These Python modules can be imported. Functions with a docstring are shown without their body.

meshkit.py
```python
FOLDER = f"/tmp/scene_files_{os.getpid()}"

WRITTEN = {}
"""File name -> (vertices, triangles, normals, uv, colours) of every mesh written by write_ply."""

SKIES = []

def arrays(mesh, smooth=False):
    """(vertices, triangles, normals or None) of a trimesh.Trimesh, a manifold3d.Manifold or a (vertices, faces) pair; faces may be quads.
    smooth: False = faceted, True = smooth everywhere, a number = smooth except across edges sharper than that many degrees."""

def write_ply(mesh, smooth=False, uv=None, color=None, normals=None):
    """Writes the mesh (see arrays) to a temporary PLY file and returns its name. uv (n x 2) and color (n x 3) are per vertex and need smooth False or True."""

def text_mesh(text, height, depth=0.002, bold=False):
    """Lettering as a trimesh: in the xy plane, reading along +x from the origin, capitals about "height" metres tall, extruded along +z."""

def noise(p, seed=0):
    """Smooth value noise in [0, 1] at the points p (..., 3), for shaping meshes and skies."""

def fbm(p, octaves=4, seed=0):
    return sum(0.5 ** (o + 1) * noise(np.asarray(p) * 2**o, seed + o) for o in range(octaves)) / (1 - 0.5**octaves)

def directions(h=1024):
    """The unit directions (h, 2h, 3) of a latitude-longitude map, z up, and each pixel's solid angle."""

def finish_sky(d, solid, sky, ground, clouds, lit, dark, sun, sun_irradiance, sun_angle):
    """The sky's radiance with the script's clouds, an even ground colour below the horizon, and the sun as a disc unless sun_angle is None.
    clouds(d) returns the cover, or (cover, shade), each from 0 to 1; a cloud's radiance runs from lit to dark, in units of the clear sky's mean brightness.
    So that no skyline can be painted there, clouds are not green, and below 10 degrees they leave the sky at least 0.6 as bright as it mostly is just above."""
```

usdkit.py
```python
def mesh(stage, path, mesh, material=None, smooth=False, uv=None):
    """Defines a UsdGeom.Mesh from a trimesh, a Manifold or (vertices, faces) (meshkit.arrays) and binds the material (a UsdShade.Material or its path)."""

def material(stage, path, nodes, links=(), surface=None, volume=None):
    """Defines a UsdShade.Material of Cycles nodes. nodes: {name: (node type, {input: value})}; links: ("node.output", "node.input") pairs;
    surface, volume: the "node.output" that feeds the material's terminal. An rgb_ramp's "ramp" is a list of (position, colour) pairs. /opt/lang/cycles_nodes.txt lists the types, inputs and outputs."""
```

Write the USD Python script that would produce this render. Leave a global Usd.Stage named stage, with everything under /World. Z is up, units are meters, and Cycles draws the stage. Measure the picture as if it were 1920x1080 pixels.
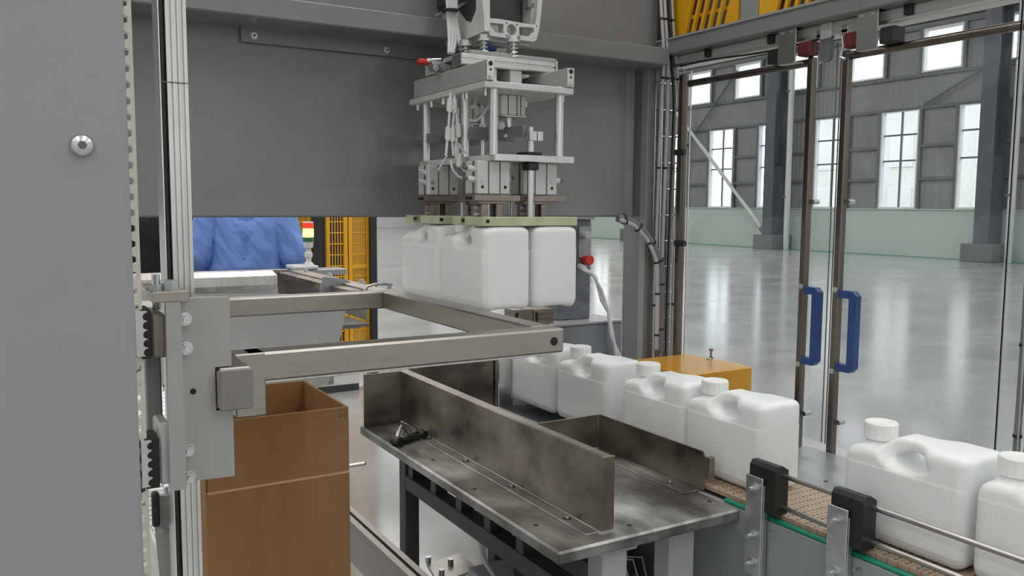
import math, random
import numpy as np, trimesh, manifold3d as m3, usdkit, meshkit
from shapely.geometry import Polygon, Point, box as sbox
from shapely.ops import unary_union
from pxr import Usd, UsdGeom, UsdLux, UsdShade, Gf, Sdf, Vt

random.seed(7)
RNG = np.random.default_rng(7)
stage = Usd.Stage.CreateInMemory()
UsdGeom.SetStageUpAxis(stage, 'Z')
UsdGeom.SetStageMetersPerUnit(stage, 1.0)
UsdGeom.Xform.Define(stage, '/World')
UsdGeom.Scope.Define(stage, '/World/Looks')

# ------------------------------------------------------------------ camera, sky, lamps, exposure
EYE = np.array([0.0, 0.0, 1.6])
FPX, PITCH, YAW, ROLL = 1585.6, 0.0963183, 0.533218, 0.0063331
EXPOSURE = 0.0
FW = np.array([math.sin(YAW) * math.cos(PITCH), math.cos(YAW) * math.cos(PITCH), -math.sin(PITCH)])
_r0 = np.array([math.cos(YAW), -math.sin(YAW), 0.0]); _u0 = np.cross(_r0, FW)
RT = _r0 * math.cos(ROLL) + _u0 * math.sin(ROLL); UP = -_r0 * math.sin(ROLL) + _u0 * math.cos(ROLL)
cam = UsdGeom.Camera.Define(stage, '/World/camera')
cam.AddTransformOp().Set(Gf.Matrix4d(*RT, 0, *UP, 0, *(-FW), 0, *EYE, 1))
cam.CreateHorizontalApertureAttr(36.0); cam.CreateFocalLengthAttr(FPX / 1920 * 36.0)
cam.CreateExposureAttr(EXPOSURE); cam.CreateClippingRangeAttr(Gf.Vec2f(0.05, 1000.0))

sky = UsdLux.DomeLight.Define(stage, '/World/sky')
sky.CreateIntensityAttr(1.0)
SKY = usdkit.material(stage, '/World/Looks/overcast_sky', {
    'tc': ('texture_coordinate', {}), 'n': ('noise_texture', {'scale': 2.5, 'detail': 4}),
    'r': ('rgb_ramp', {'ramp': [(0.3, (0.93, 0.96, 1.0)), (0.7, (1.0, 1.0, 1.0))]}),
    'b': ('background_shader', {'strength': 2.6})},
    [('tc.generated', 'n.vector'), ('n.fac', 'r.fac'), ('r.color', 'b.color')], surface='b.background')
UsdShade.MaterialBindingAPI.Apply(sky.GetPrim()).Bind(SKY)
LAMP = 5.2
for i, lx in enumerate((-11.5, -4.0, 3.5, 11.0, 18.5)):          # translucent roof-light strips along the hall
    l = UsdLux.RectLight.Define(stage, f'/World/roof_light_strip_{i:03d}')
    l.CreateWidthAttr(1.8); l.CreateHeightAttr(64.0); l.CreateIntensityAttr(LAMP); l.CreateColorAttr(Gf.Vec3f(1.0, 0.99, 0.965))
    UsdGeom.Xformable(l).AddTranslateOp().Set(Gf.Vec3d(lx, 20.0, 10.8))

# ------------------------------------------------------------------ helpers
def at(u, v, x=None, y=None, z=None):
    """The point where the sight line of picture point (u, v) meets a plane of the machine."""
    d = FW * FPX + RT * (u - 960) - UP * (v - 540)
    t = (x - EYE[0]) / d[0] if x is not None else (y - EYE[1]) / d[1] if y is not None else (z - EYE[2]) / d[2]
    return EYE + d * t

class MB:
    def __init__(s): s.v, s.f, s.n = [], [], 0
    def add(s, v, f):
        v = np.asarray(v, float); f = np.asarray(f, int)
        if f.shape[1] == 4: f = np.vstack([f[:, [0, 1, 2]], f[:, [0, 2, 3]]])
        s.v.append(v); s.f.append(f + s.n); s.n += len(v); return s
    def tm(s, m): return s.add(np.array(m.vertices), np.array(m.faces))
    def man(s, m):
        q = m.to_mesh(); return s.add(q.vert_properties[:, :3], q.tri_verts)
    def box(s, x0, x1, y0, y1, z0, z1, c=0.0, rot=None):
        x0, x1 = sorted((x0, x1)); y0, y1 = sorted((y0, y1)); z0, z1 = sorted((z0, z1))
        h = np.array([x1 - x0, y1 - y0, z1 - z0]) / 2; m = np.array([x0 + x1, y0 + y1, z0 + z1]) / 2
        c = min(c, h.min() * 0.9)
        if c <= 0:
            v = np.array([[a, b, d] for a in (-1, 1) for b in (-1, 1) for d in (-1, 1)]) * h
            f = [[0, 1, 3, 2], [4, 6, 7, 5], [0, 4, 5, 1], [2, 3, 7, 6], [0, 2, 6, 4], [1, 5, 7, 3]]
        else:
            v, f = CH(h, c)
        if rot is not None: v = v @ rot.T
        return s.add(v + m, f)
    def cyl(s, p0, p1, r, n=14, r1=None, cap=True):
        p0, p1 = np.asarray(p0, float), np.asarray(p1, float); r1 = r if r1 is None else r1
        t = (p1 - p0) / (np.linalg.norm(p1 - p0) + 1e-12)
        a = np.cross(t, [0, 0, 1.0] if abs(t[2]) < .9 else [1.0, 0, 0]); a /= np.linalg.norm(a); b = np.cross(t, a)
        g = np.arange(n) * 2 * math.pi / n
        ring = np.cos(g)[:, None] * a + np.sin(g)[:, None] * b
        v = np.vstack([p0 + ring * r, p1 + ring * r1, p0, p1]); i = np.arange(n); j = (i + 1) % n
        f = np.vstack([np.c_[i, j, j + n], np.c_[i, j + n, i + n]])
        if cap: f = np.vstack([f, np.c_[j, i, np.full(n, 2 * n)], np.c_[i + n, j + n, np.full(n, 2 * n + 1)]])
        return s.add(v, f)
    def tube(s, pts, r, n=8, closed=False):
        p = np.asarray(pts, float); r = np.broadcast_to(r, (len(p),))
        t = np.gradient(p, axis=0); t /= np.linalg.norm(t, axis=1, keepdims=True) + 1e-12
        a = np.cross(t[0], [0, 0, 1.0] if abs(t[0][2]) < .9 else [1.0, 0, 0]); a /= np.linalg.norm(a)
        g = np.arange(n) * 2 * math.pi / n; V = []
        for k in range(len(p)):
            a = a - t[k] * (a @ t[k]); a /= np.linalg.norm(a); b = np.cross(t[k], a)
            V.append(p[k] + r[k] * (np.cos(g)[:, None] * a + np.sin(g)[:, None] * b))
        i, j = np.meshgrid(np.arange(len(p) - 1), np.arange(n), indexing='ij'); j2 = (j + 1) % n
        q = np.stack([i * n + j, i * n + j2, (i + 1) * n + j2, (i + 1) * n + j], -1).reshape(-1, 4)
        s.add(np.vstack(V), q)
        m = len(p); k = np.arange(n); k2 = (k + 1) % n
        s.add(np.vstack([V[0], p[:1]]), np.c_[k2, k, np.full(n, n)]); s.add(np.vstack([V[-1], p[-1:]]), np.c_[k, k2, np.full(n, n)])
        return s
    def prism(s, poly, axis, a, b):
        """A flat outline (list of points or a shapely polygon) made thick along an axis: x -> (y,z), y -> (x,z), z -> (x,y)."""
        if not hasattr(poly, 'exterior'): poly = Polygon(poly)
        polys = [np.array(poly.exterior.coords)[:-1]] + [np.array(r.coords)[:-1] for r in poly.interiors]
        cs = m3.CrossSection(polys, m3.FillRule.EvenOdd)
        q = m3.Manifold.extrude(cs, abs(b - a)).to_mesh(); v = q.vert_properties[:, :3].astype(float); f = q.tri_verts
        lo = min(a, b)
        if axis == 'z': w = np.c_[v[:, 0], v[:, 1], v[:, 2] + lo]
        elif axis == 'x': w = np.c_[v[:, 2] + lo, v[:, 0], v[:, 1]]
        else: w = np.c_[v[:, 0], v[:, 2] + lo, v[:, 1]]; f = f[:, ::-1]
        return s.add(w, f)
    def lathe(s, prof, c, n=24, axis='z'):
        prof = np.asarray(prof, float); g = np.arange(n) * 2 * math.pi / n
        V = np.vstack([np.c_[r * np.cos(g), r * np.sin(g), np.full(n, z)] for r, z in prof])
        if axis == 'x': V = V[:, [2, 0, 1]]
        if axis == 'y': V = V[:, [1, 2, 0]]
        i, j = np.meshgrid(np.arange(len(prof) - 1), np.arange(n), indexing='ij'); j2 = (j + 1) % n
        q = np.stack([i * n + j, i * n + j2, (i + 1) * n + j2, (i + 1) * n + j], -1).reshape(-1, 4)
        return s.add(V + np.asarray(c, float), q)
    def bolt(s, p, d, r=.006, h=.006, n=8):
        p = np.asarray(p, float); d = np.asarray(d, float); d = d / np.linalg.norm(d)
        s.cyl(p - d * .0005, p + d * .0015, r * 1.45, 14); return s.cyl(p + d * .001, p + d * (h + .001), r, n)
    def raw(s): return np.vstack(s.v), np.vstack(s.f)

_chc = {}
def CH(h, c):
    key = tuple(np.round(h, 5)) + (round(c, 5),)
    if key not in _chc:
        pts = []
        for sg in np.array(np.meshgrid([-1, 1], [-1, 1], [-1, 1])).T.reshape(-1, 3):
            for k in range(3):
                e = h - c; e = e.copy(); e[k] = h[k]; pts.append(sg * e)
        q = m3.Manifold.hull_points(np.array(pts)).to_mesh()
        _chc[key] = (q.vert_properties[:, :3].astype(float), np.array(q.tri_verts))
    return _chc[key]

USED = {}
def numbered(parent, name):
    k = (parent, name); n = USED.get(k, 0); USED[k] = n + 1
    return name if n == 0 else f'{name}_{n:03d}'

def tag(p, label=None, cat=None, group=None, kind=None):
    for k, v in (('label', label), ('category', cat), ('group', group), ('kind', kind)):
        if v: p.SetCustomDataByKey(k, v)
    return p

def obj(name, mb, mat, parent=None, smooth=30, label=None, cat=None, group=None, kind=None):
    par = parent.GetPath().pathString if parent is not None else '/World'
    m = mb.raw() if isinstance(mb, MB) else mb
    me = usdkit.mesh(stage, f'{par}/{numbered(par, name)}', m, M[mat], smooth)
    return tag(me.GetPrim(), label, cat, group, kind)

def thing(name, label, cat, loc=(0, 0, 0), rz=0.0, group=None, kind=None):
    x = UsdGeom.Xform.Define(stage, f"/World/{numbered('/World', name)}")
    x.AddTranslateOp().Set(Gf.Vec3d(*map(float, loc))); x.AddRotateZOp().Set(float(rz))
    return tag(x.GetPrim(), label, cat, group, kind)

def dup(root, loc, rz=0.0, label=None, group=None, name=None, cat=None, kind=None):
    was = root.GetCustomData()
    r = thing(name or root.GetName(), label or was['label'], cat or was['category'], loc, rz, group or was.get('group'), kind or was.get('kind'))
    r.GetReferences().AddInternalReference(root.GetPath()); r.SetInstanceable(True)
    return r

# ------------------------------------------------------------------ materials
M = {}
def mat(name, c1, c2=None, rough=.5, metal=0.0, scale=(6, 6, 6), rough2=None, bump=0.0, bscale=None, detail=4, lo=.35, hi=.65, **kw):
    c2 = c2 or c1
    nodes = {'g': ('geometry', {}), 'm': ('mapping', {'scale': scale}), 'n': ('noise_texture', {'scale': 1.0, 'detail': detail, 'roughness': .6}),
             'r': ('rgb_ramp', {'ramp': [(lo, c1), (hi, c2)]}), 'p': ('principled_bsdf', {'metallic': metal, 'roughness': rough, **kw})}
    links = [('g.position', 'm.vector'), ('m.vector', 'n.vector'), ('n.fac', 'r.fac'), ('r.color', 'p.base_color')]
    if rough2 is not None:
        nodes['rr'] = ('map_range', {'from_min': .3, 'from_max': .7, 'to_min': rough, 'to_max': rough2, 'clamp': True}); links += [('n.fac', 'rr.value'), ('rr.result', 'p.roughness')]
    if bump:
        nodes['mb'] = ('mapping', {'scale': bscale or scale}); nodes['nb'] = ('noise_texture', {'scale': 1.0, 'detail': 3})
        nodes['b'] = ('bump', {'strength': bump, 'distance': .01}); links += [('g.position', 'mb.vector'), ('mb.vector', 'nb.vector'), ('nb.fac', 'b.height'), ('b.normal', 'p.normal')]
    M[name] = usdkit.material(stage, '/World/Looks/' + name, nodes, links, surface='p.BSDF')
G = lambda a, b=None, c=None: (a, a if b is None else b, a if c is None else c)
mat('machine_grey', (.20, .203, .205), (.225, .226, .226), .20, scale=(3, 3, 3), rough2=.25)
mat('machine_grey_light', (.30, .30, .295), (.33, .33, .325), .4, scale=(3, 3, 3))
mat('mast_grey', (.30, .305, .31), (.32, .325, .33), .42, scale=(2, 2, 2), bump=.04, bscale=(900, 900, 900))
mat('dark_paint', (.03, .034, .038), (.045, .05, .055), .42)
mat('leg_grey', (.40, .41, .42), (.45, .46, .46), .4)
mat('stainless', (.37, .345, .31), (.41, .385, .35), .34, 1.0, scale=(5, 5, 30), rough2=.42)
mat('stainless_bright', (.66, .64, .60), (.76, .74, .70), .22, 1.0, scale=(20, 4, 4), rough2=.36)
mat('steel_plate', (.17, .145, .12), (.42, .375, .335), .30, 1.0, scale=(4, 4, 6), rough2=.5, detail=6, lo=.38, hi=.68)
mat('steel_top', (.25, .24, .22), (.70, .69, .66), .30, 1.0, scale=(7, 4, 6), rough2=.52, detail=8, lo=.40, hi=.70)
mat('aluminium', (.66, .65, .635), (.74, .73, .71), .33, 1.0, scale=(30, 30, 5))
mat('aluminium_matte', (.60, .59, .565), (.66, .65, .625), .42, .3, scale=(8, 8, 8))
mat('carriage_paint', (.42, .415, .39), (.46, .45, .425), .45, .1, scale=(5, 5, 5))
mat('steel_block', (.225, .20, .17), (.265, .24, .205), .45, .2, scale=(20, 20, 20))
mat('bronze_steel', (.26, .21, .185), (.36, .30, .27), .38, .8, scale=(20, 20, 20))
mat('zinc', (.50, .53, .55), (.68, .70, .71), .35, 1.0, scale=(18, 18, 18))
mat('chrome', (.66, .66, .65), (.70, .70, .69), .3, 1.0)
mat('rod_steel', (.50, .485, .46), (.60, .58, .55), .25, 1.0, scale=(10, 10, 10))
mat('door_tube', (.15, .128, .108), (.21, .18, .155), .3, 1.0, scale=(30, 30, 2))
mat('plug_grey', (.24, .225, .205), (.27, .25, .23), .5)
mat('hole_black', G(.008), G(.012), .7)
mat('black_plastic', G(.012), G(.018), .42)
mat('rubber_black', G(.014), G(.02), .6)
mat('belt_cream', (.62, .60, .52), (.68, .66, .58), .55)
mat('cardboard', (.255, .125, .042), (.31, .158, .058), .8, scale=(14, 14, 3), detail=6)
mat('cardboard_edge', (.50, .32, .17), (.56, .37, .2), .85)
mat('yellow_paint', (.80, .40, .012), (.84, .44, .02), .35)
mat('yellow_orange', (.66, .30, .012), (.72, .34, .02), .22)
mat('can_white', (.80, .82, .82), (.83, .845, .84), .33, scale=(2, 2, 2), subsurface_weight=.2, subsurface_scale=.012, subsurface_radius=(1, 1, 1))
mat('cap_white', (.82, .83, .81), (.84, .85, .83), .35)
mat('pad_green', (.44, .48, .28), (.54, .57, .38), .32, scale=(20, 20, 20))
mat('hose_white', (.62, .63, .62), (.70, .70, .69), .4)
mat('cable_grey', (.17, .17, .18), (.22, .22, .23), .45)
mat('cable_white', (.46, .46, .46), (.52, .52, .52), .4)
mat('cable_black', G(.015), G(.02), .45)
mat('blue_plastic', (.012, .05, .20), (.016, .065, .24), .35)
mat('red_plastic', (.55, .025, .015), (.6, .03, .02), .35)
mat('red_dark', (.10, .010, .011), (.13, .014, .014), .45)
mat('green_strip', (.0, .22, .13), (.0, .26, .16), .4)
mat('slat_tan', (.40, .29, .20), (.48, .35, .25), .5, scale=(40, 40, 40))
mat('slat_mark', (.13, .09, .06), (.15, .10, .07), .6)
mat('panel_bluegrey', (.26, .28, .30), (.30, .32, .33), .4)
mat('plate_grey', (.42, .44, .455), (.50, .52, .53), .3, .6, scale=(8, 8, 8))
mat('white_sheet', (.64, .64, .63), (.68, .68, .67), .4)
mat('coat_blue', (.14, .25, .60), (.165, .29, .68), .72, scale=(3, 3, 3), bump=.0)
mat('cloth_black', G(.012), G(.018), .9)
mat('cloth_navy', (.02, .025, .04), (.03, .035, .05), .9)
mat('skin', (.50, .31, .22), (.54, .34, .25), .5)
mat('hair_black', G(.01), G(.015), .5)
mat('slate_blue', (.10, .115, .13), (.17, .185, .20), .5, scale=(10, 10, 20))
mat('block_grey', (.16, .185, .20), (.20, .225, .24), .45)
mat('floor_concrete', (.30, .30, .295), (.37, .37, .362), .13, scale=(.5, .9, 1), rough2=.2, bump=.035, bscale=(3.2, 3.2, 3), detail=6)
mat('wall_cladding', (.135, .138, .136), (.155, .158, .155), .6, scale=(.6, .6, .6))
mat('wall_dado', (.44, .50, .45), (.48, .54, .49), .6)
mat('wall_white', (.70, .71, .70), (.74, .75, .74), .7)
mat('ceiling_white', (.45, .46, .46), (.5, .5, .5), .8)
mat('hall_steel', (.05, .064, .08), (.075, .09, .11), .45, scale=(3, 3, 1.5))
mat('hall_steel_grey', (.11, .12, .125), (.13, .14, .145), .5)
mat('pipe_white', (.55, .56, .55), (.6, .6, .59), .45)
mat('frame_white', (.66, .68, .68), (.70, .72, .72), .5)
mat('trim_green', (.05, .22, .15), (.06, .26, .18), .4)
mat('paver', (.35, .34, .32), (.42, .41, .39), .9)
mat('building_pale', (.60, .60, .58), (.66, .66, .64), .8)
mat('poly_amber', (.62, .42, .16), (.66, .46, .2), .35)
mat('lens_red', (.75, .03, .01), None, .3)
mat('lens_green', (.03, .16, .05), None, .3)

def glass(name, tint, refl=.9, rough=.02, haze=0.0, hazec=(.6, .63, .66)):
    nodes = {'t': ('transparent_bsdf', {'color': tint}), 'g': ('glossy_bsdf', {'color': G(refl), 'roughness': rough}),
             'f': ('fresnel', {'IOR': 1.45}), 'bf': ('geometry', {}), 'front': ('math', {'math_type': 'subtract', 'value1': 1.0}),
             'mul': ('math', {'math_type': 'multiply'}), 'm': ('mix_closure', {})}
    links = [('t.BSDF', 'm.closure1'), ('g.BSDF', 'm.closure2'), ('bf.backfacing', 'front.value2'), ('front.value', 'mul.value1'), ('f.fac', 'mul.value2'), ('mul.value', 'm.fac')]
    out = 'm.closure'
    if haze:
        nodes |= {'geo': ('geometry', {}), 'mp': ('mapping', {'scale': (3, 3, 3)}), 'n': ('noise_texture', {'scale': 1, 'detail': 6, 'distortion': 1.5}),
                  'mr': ('map_range', {'from_min': .45, 'from_max': .8, 'to_min': haze * .15, 'to_max': haze, 'clamp': True}),
                  'd': ('diffuse_bsdf', {'color': hazec}), 'm2': ('mix_closure', {})}
        links += [('geo.position', 'mp.vector'), ('mp.vector', 'n.vector'), ('n.fac', 'mr.value'), ('mr.result', 'm2.fac'), ('m.closure', 'm2.closure1'), ('d.BSDF', 'm2.closure2')]
        out = 'm2.closure'
    M[name] = usdkit.material(stage, '/World/Looks/' + name, nodes, links, surface=out)
glass('window_glass', (.96, .98, .98))
glass('door_glass', (.93, .95, .96), haze=.10)
glass('poly_glass', (.90, .72, .45), haze=.75, hazec=(.72, .44, .10))
M['lamp_amber'] = usdkit.material(stage, '/World/Looks/lamp_amber', {'p': ('principled_bsdf', {'base_color': (.9, .5, .1), 'emission_color': (1, .62, .16), 'emission_strength': 3.0})}, [], surface='p.BSDF')
M['lamp_red'] = usdkit.material(stage, '/World/Looks/lamp_red', {'p': ('principled_bsdf', {'base_color': (.8, .04, .01), 'emission_color': (1, .06, .02), 'emission_strength': .5})}, [], surface='p.BSDF')
# ribbed wall sheet: the ribs are fine relief
M['rib_sheet'] = usdkit.material(stage, '/World/Looks/rib_sheet', {
    'g': ('geometry', {}), 'm': ('mapping', {'scale': (1, 1, 0)}), 'w': ('wave_texture', {'wave_type': 'bands', 'bands_direction': 'y', 'scale': 1.6}),
    'n': ('noise_texture', {'scale': .7, 'detail': 5}), 'r': ('rgb_ramp', {'ramp': [(.35, (.20, .205, .20)), (.65, (.235, .24, .23))]}),
    'b': ('bump', {'strength': .6, 'distance': .03}), 'p': ('principled_bsdf', {'roughness': .55})},
    [('g.position', 'm.vector'), ('m.vector', 'w.vector'), ('g.position', 'n.vector'), ('n.fac', 'r.fac'), ('r.color', 'p.base_color'), ('w.fac', 'b.height'), ('b.normal', 'p.normal')], surface='p.BSDF')

# ------------------------------------------------------------------ the hall
X_R, Y_F, X_L, Y_N, Z_C = 26.5, 58.0, -16.0, -14.0, 11.0
obj('floor', MB().box(X_L, X_R, Y_N, Y_F, -.2, 0), 'floor_concrete', label='polished grey concrete floor reflecting the windows', cat='floor', kind='structure')
obj('ceiling', MB().box(X_L, X_R, Y_N, Y_F, Z_C, Z_C + .2), 'ceiling_white', label='pale ceiling of the hall above the frame', cat='ceiling', kind='structure')
obj('wall_far', MB().box(X_L, X_R, Y_F, Y_F + .3, 0, Z_C), 'wall_white', label='white far end wall of the hall', cat='wall', kind='structure')
obj('wall_left', MB().box(X_L - .3, X_L, Y_N, Y_F, 0, Z_C), 'wall_white', label='white side wall behind the machine', cat='wall', kind='structure')
obj('trim_1', MB().box(25.55, 26.3, 5, Y_F, 0, .004), 'trim_green', label='green painted floor border along the window wall', cat='floor border', kind='structure')
obj('outdoor_ground', MB().box(X_R + .3, 140, -60, 120, -.25, -.15), 'paver', label='pale paved ground outside the windows', cat='ground', kind='structure')

PITCH_W = 2.84
LOW = [18.6 + PITCH_W * k for k in range(-11, 14)]
UPR = [20.02 + PITCH_W * k for k in range(-11, 13)]
HWL, HWU = .73, .71
ROWS = [(1.60, 4.98, LOW, HWL, 'low'), (6.12, 7.55, UPR, HWU, 'up'), (7.86, 9.6, LOW, HWU, 'top')]
WIN_PROTO, WIN_N = {}, [0]
def make_window(kind, w, h):
    WIN_N[0] += 1
    t = UsdGeom.Xform.Define(stage, f'/World/window_{WIN_N[0]}'); t.AddTranslateOp().Set(Gf.Vec3d(0, 0, 0)); t.AddRotateZOp().Set(0.0)
    p = t.GetPrim()
    f = MB(); d = .07
    f.box(-.13, .06, -w, -w + d, 0, h).box(-.13, .06, w - d, w, 0, h).box(-.15, .06, -w + d, w - d, 0, .06).box(-.13, .06, -w + d, w - d, h - d, h)
    obj('window_frame', f, 'frame_white', p, smooth=False)
    b = MB()
    if kind == 'low':
        b.box(-.02, .04, -.028, .028, .06, h - d)
        for z in (1.62, 2.5): b.box(-.02, .04, -w + d, -.028, z, z + .055).box(-.02, .04, .028, w - d, z, z + .055)
        obj('glazing_bar', b, 'hall_steel_grey', p, smooth=False)
    obj('window_pane', MB().box(.0, .012, -w + d, w - d, .06, h - d), 'window_glass', p, smooth=False)
    return p
def place_window(kind, w, h, loc, rz, label):
    if kind not in WIN_PROTO:
        p = WIN_PROTO[kind] = make_window(kind, w, h)
        UsdGeom.Xformable(p).GetOrderedXformOps()[0].Set(Gf.Vec3d(*loc)); UsdGeom.Xformable(p).GetOrderedXformOps()[1].Set(float(rz))
    else:
        WIN_N[0] += 1
        x = UsdGeom.Xform.Define(stage, f'/World/window_{WIN_N[0]}'); x.AddTranslateOp().Set(Gf.Vec3d(*loc)); x.AddRotateZOp().Set(float(rz)); p = x.GetPrim()
        p.GetReferences().AddInternalReference(WIN_PROTO[kind].GetPath()); p.SetInstanceable(True)
    return tag(p, label, 'window', None, 'structure')

wall = thing('wall_right', 'ribbed grey metal window wall with pale green dado across the hall', 'wall', kind='structure')
obj('dado', MB().box(X_R - .18, X_R + .1, Y_N, Y_F, 0, 1.56).box(X_R - .22, X_R + .1, Y_N, Y_F, 1.56, 1.60), 'wall_dado', wall, smooth=False)
def gaps(a, b, centres, hw):
    out, y = [], a
    for c in sorted(centres):
        if c - hw > a and c + hw < b: out.append((y, c - hw)); y = c + hw
    out.append((y, b)); return out
for z0, z1, cs, hw, kind in ROWS:
    for a, b in gaps(Y_N, Y_F, cs, hw):
        zs = (z0, 2.62, 3.72, z1) if kind == 'low' else (z0, z1)
        for za, zb in zip(zs, zs[1:]):
            obj('cladding_panel', MB().box(X_R, X_R + .12, a, b, za, zb), 'rib_sheet', wall, smooth=False)
for za, zb in ((4.98, 6.12), (7.55, 7.86), (9.6, Z_C)):
    for k in range(-4, 6):
        y0, y1 = max(15.3 + 8.52 * k, Y_N), min(15.3 + 8.52 * (k + 1), Y_F)
        if y1 > y0: obj('cladding_panel', MB().box(X_R, X_R + .12, y0, y1, za, zb), 'rib_sheet', wall, smooth=False)
for z in (4.98, 6.05, 7.6, 7.82, 9.64):
    obj('girt', MB().box(X_R - .1, X_R, Y_N, Y_F, z - .05, z + .05), 'hall_steel_grey', wall, smooth=False)
for a, b in gaps(6, Y_F, LOW, HWL):
    g = MB()
    for z in (2.62, 3.72): g.box(X_R - .1, X_R, a + .1, b - .1, z - .05, z + .05)
    for y in (a + .05, b - .05): g.box(X_R - .12, X_R, y - .05, y + .05, 1.6, 4.93)
    obj('girt', g, 'hall_steel_grey', wall, smooth=False)
for a, b in gaps(6, Y_F, UPR, HWU):
    g = MB()
    for y in (a + .05, b - .05): g.box(X_R - .12, X_R, y - .05, y + .05, 6.1, 7.55)
    obj('girt', g, 'hall_steel_grey', wall, smooth=False)
def ordinal_from(y): return 'about %d metres along the wall' % round(y)
for z0, z1, cs, hw, kind in ROWS:
    for n, c in enumerate(cs):
        nm = {'low': 'tall white-framed window with glazing bars, bottom row', 'up': 'small bright window of the middle row', 'top': 'bright window of the top row'}[kind]
        place_window(kind, hw, z1 - z0, (X_R + .03, c, z0), 0, f'{nm}, number {n + 1} along the right wall from the camera end')
# near wall behind the camera: the same windows, seen only as reflections
near = thing('wall_near', 'white wall with windows behind the camera', 'wall', kind='structure')
NX = [X_L + 3 + 4.2 * k for k in range(10)]
obj('wall_panel', MB().box(X_L, X_R, Y_N - .3, Y_N, 0, 1.6).box(X_L, X_R, Y_N - .3, Y_N, 4.98, Z_C), 'wall_white', near, smooth=False)
for a, b in gaps(X_L, X_R, NX, HWL): obj('wall_panel', MB().box(a, b, Y_N - .3, Y_N, 1.6, 4.98), 'wall_white', near, smooth=False)
for n, c in enumerate(NX):
    place_window('low', HWL, 3.38, (c, Y_N - .03, 1.6), -90, f'tall window number {n + 1} in the wall behind the camera')

for n, yc in enumerate([23.5 - 8.52, 23.5, 23.5 + 8.52, 23.5 + 17.04, 23.5 + 25.56]):
    t = thing('hall_column', ['dark steel hall column on a grey plinth at the right edge', 'dark steel hall column on a grey plinth behind the left glass door', 'dark steel hall column third along the window wall', 'dark steel hall column fourth along the window wall', 'dark steel hall column nearest the far wall'][n], 'column', (25.75, yc, 0))
    s_ = MB(); s_.box(-.33, -.29, -.24, .24, .55, Z_C).box(.29, .33, -.24, .24, .55, Z_C).box(-.29, .29, -.02, .02, .55, Z_C)
    s_.box(-.29, .29, -.24, -.20, .55, 3.2)
    obj('shaft', s_, 'hall_steel', t, smooth=False)
    obj('plinth', MB().box(-.55, .55, -.5, .5, 0, .55, .02), 'hall_steel_grey', t, smooth=False)
    t = thing('downpipe', ['white downpipe beside the column at the right edge', 'white downpipe beside the column behind the left glass door', 'white downpipe beside the third hall column', 'white downpipe beside the fourth hall column', 'white downpipe beside the last hall column'][n], 'pipe', (25.8, yc - .65, 0))
    obj('pipe', MB().cyl((0, 0, 0), (0, 0, Z_C), .11, 18), 'pipe_white', t)
    obj('bracket', MB().box(-.13, .14, -.02, .14, 2.0, 2.06).box(-.13, .14, -.02, .14, 6.0, 6.06), 'hall_steel_grey', t)
def brace(p, q, r, m, lab):
    t = thing('brace', lab, 'brace', (0, 0, 0)); p, q = np.array(p), np.array(q); d = (q - p) / np.linalg.norm(q - p)
    obj('tube', MB().cyl(p, q, r, 14), m, t); obj('end_plate', MB().cyl(p - d * .1, p + d * .1, r * 1.6, 6).cyl(q - d * .1, q + d * .1, r * 1.6, 6), 'hall_steel_grey', t)
brace((25.95, 24.2, .75), (25.95, 30.0, 6.3), .075, 'pipe_white', 'white diagonal brace tube behind the left glass door')
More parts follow.
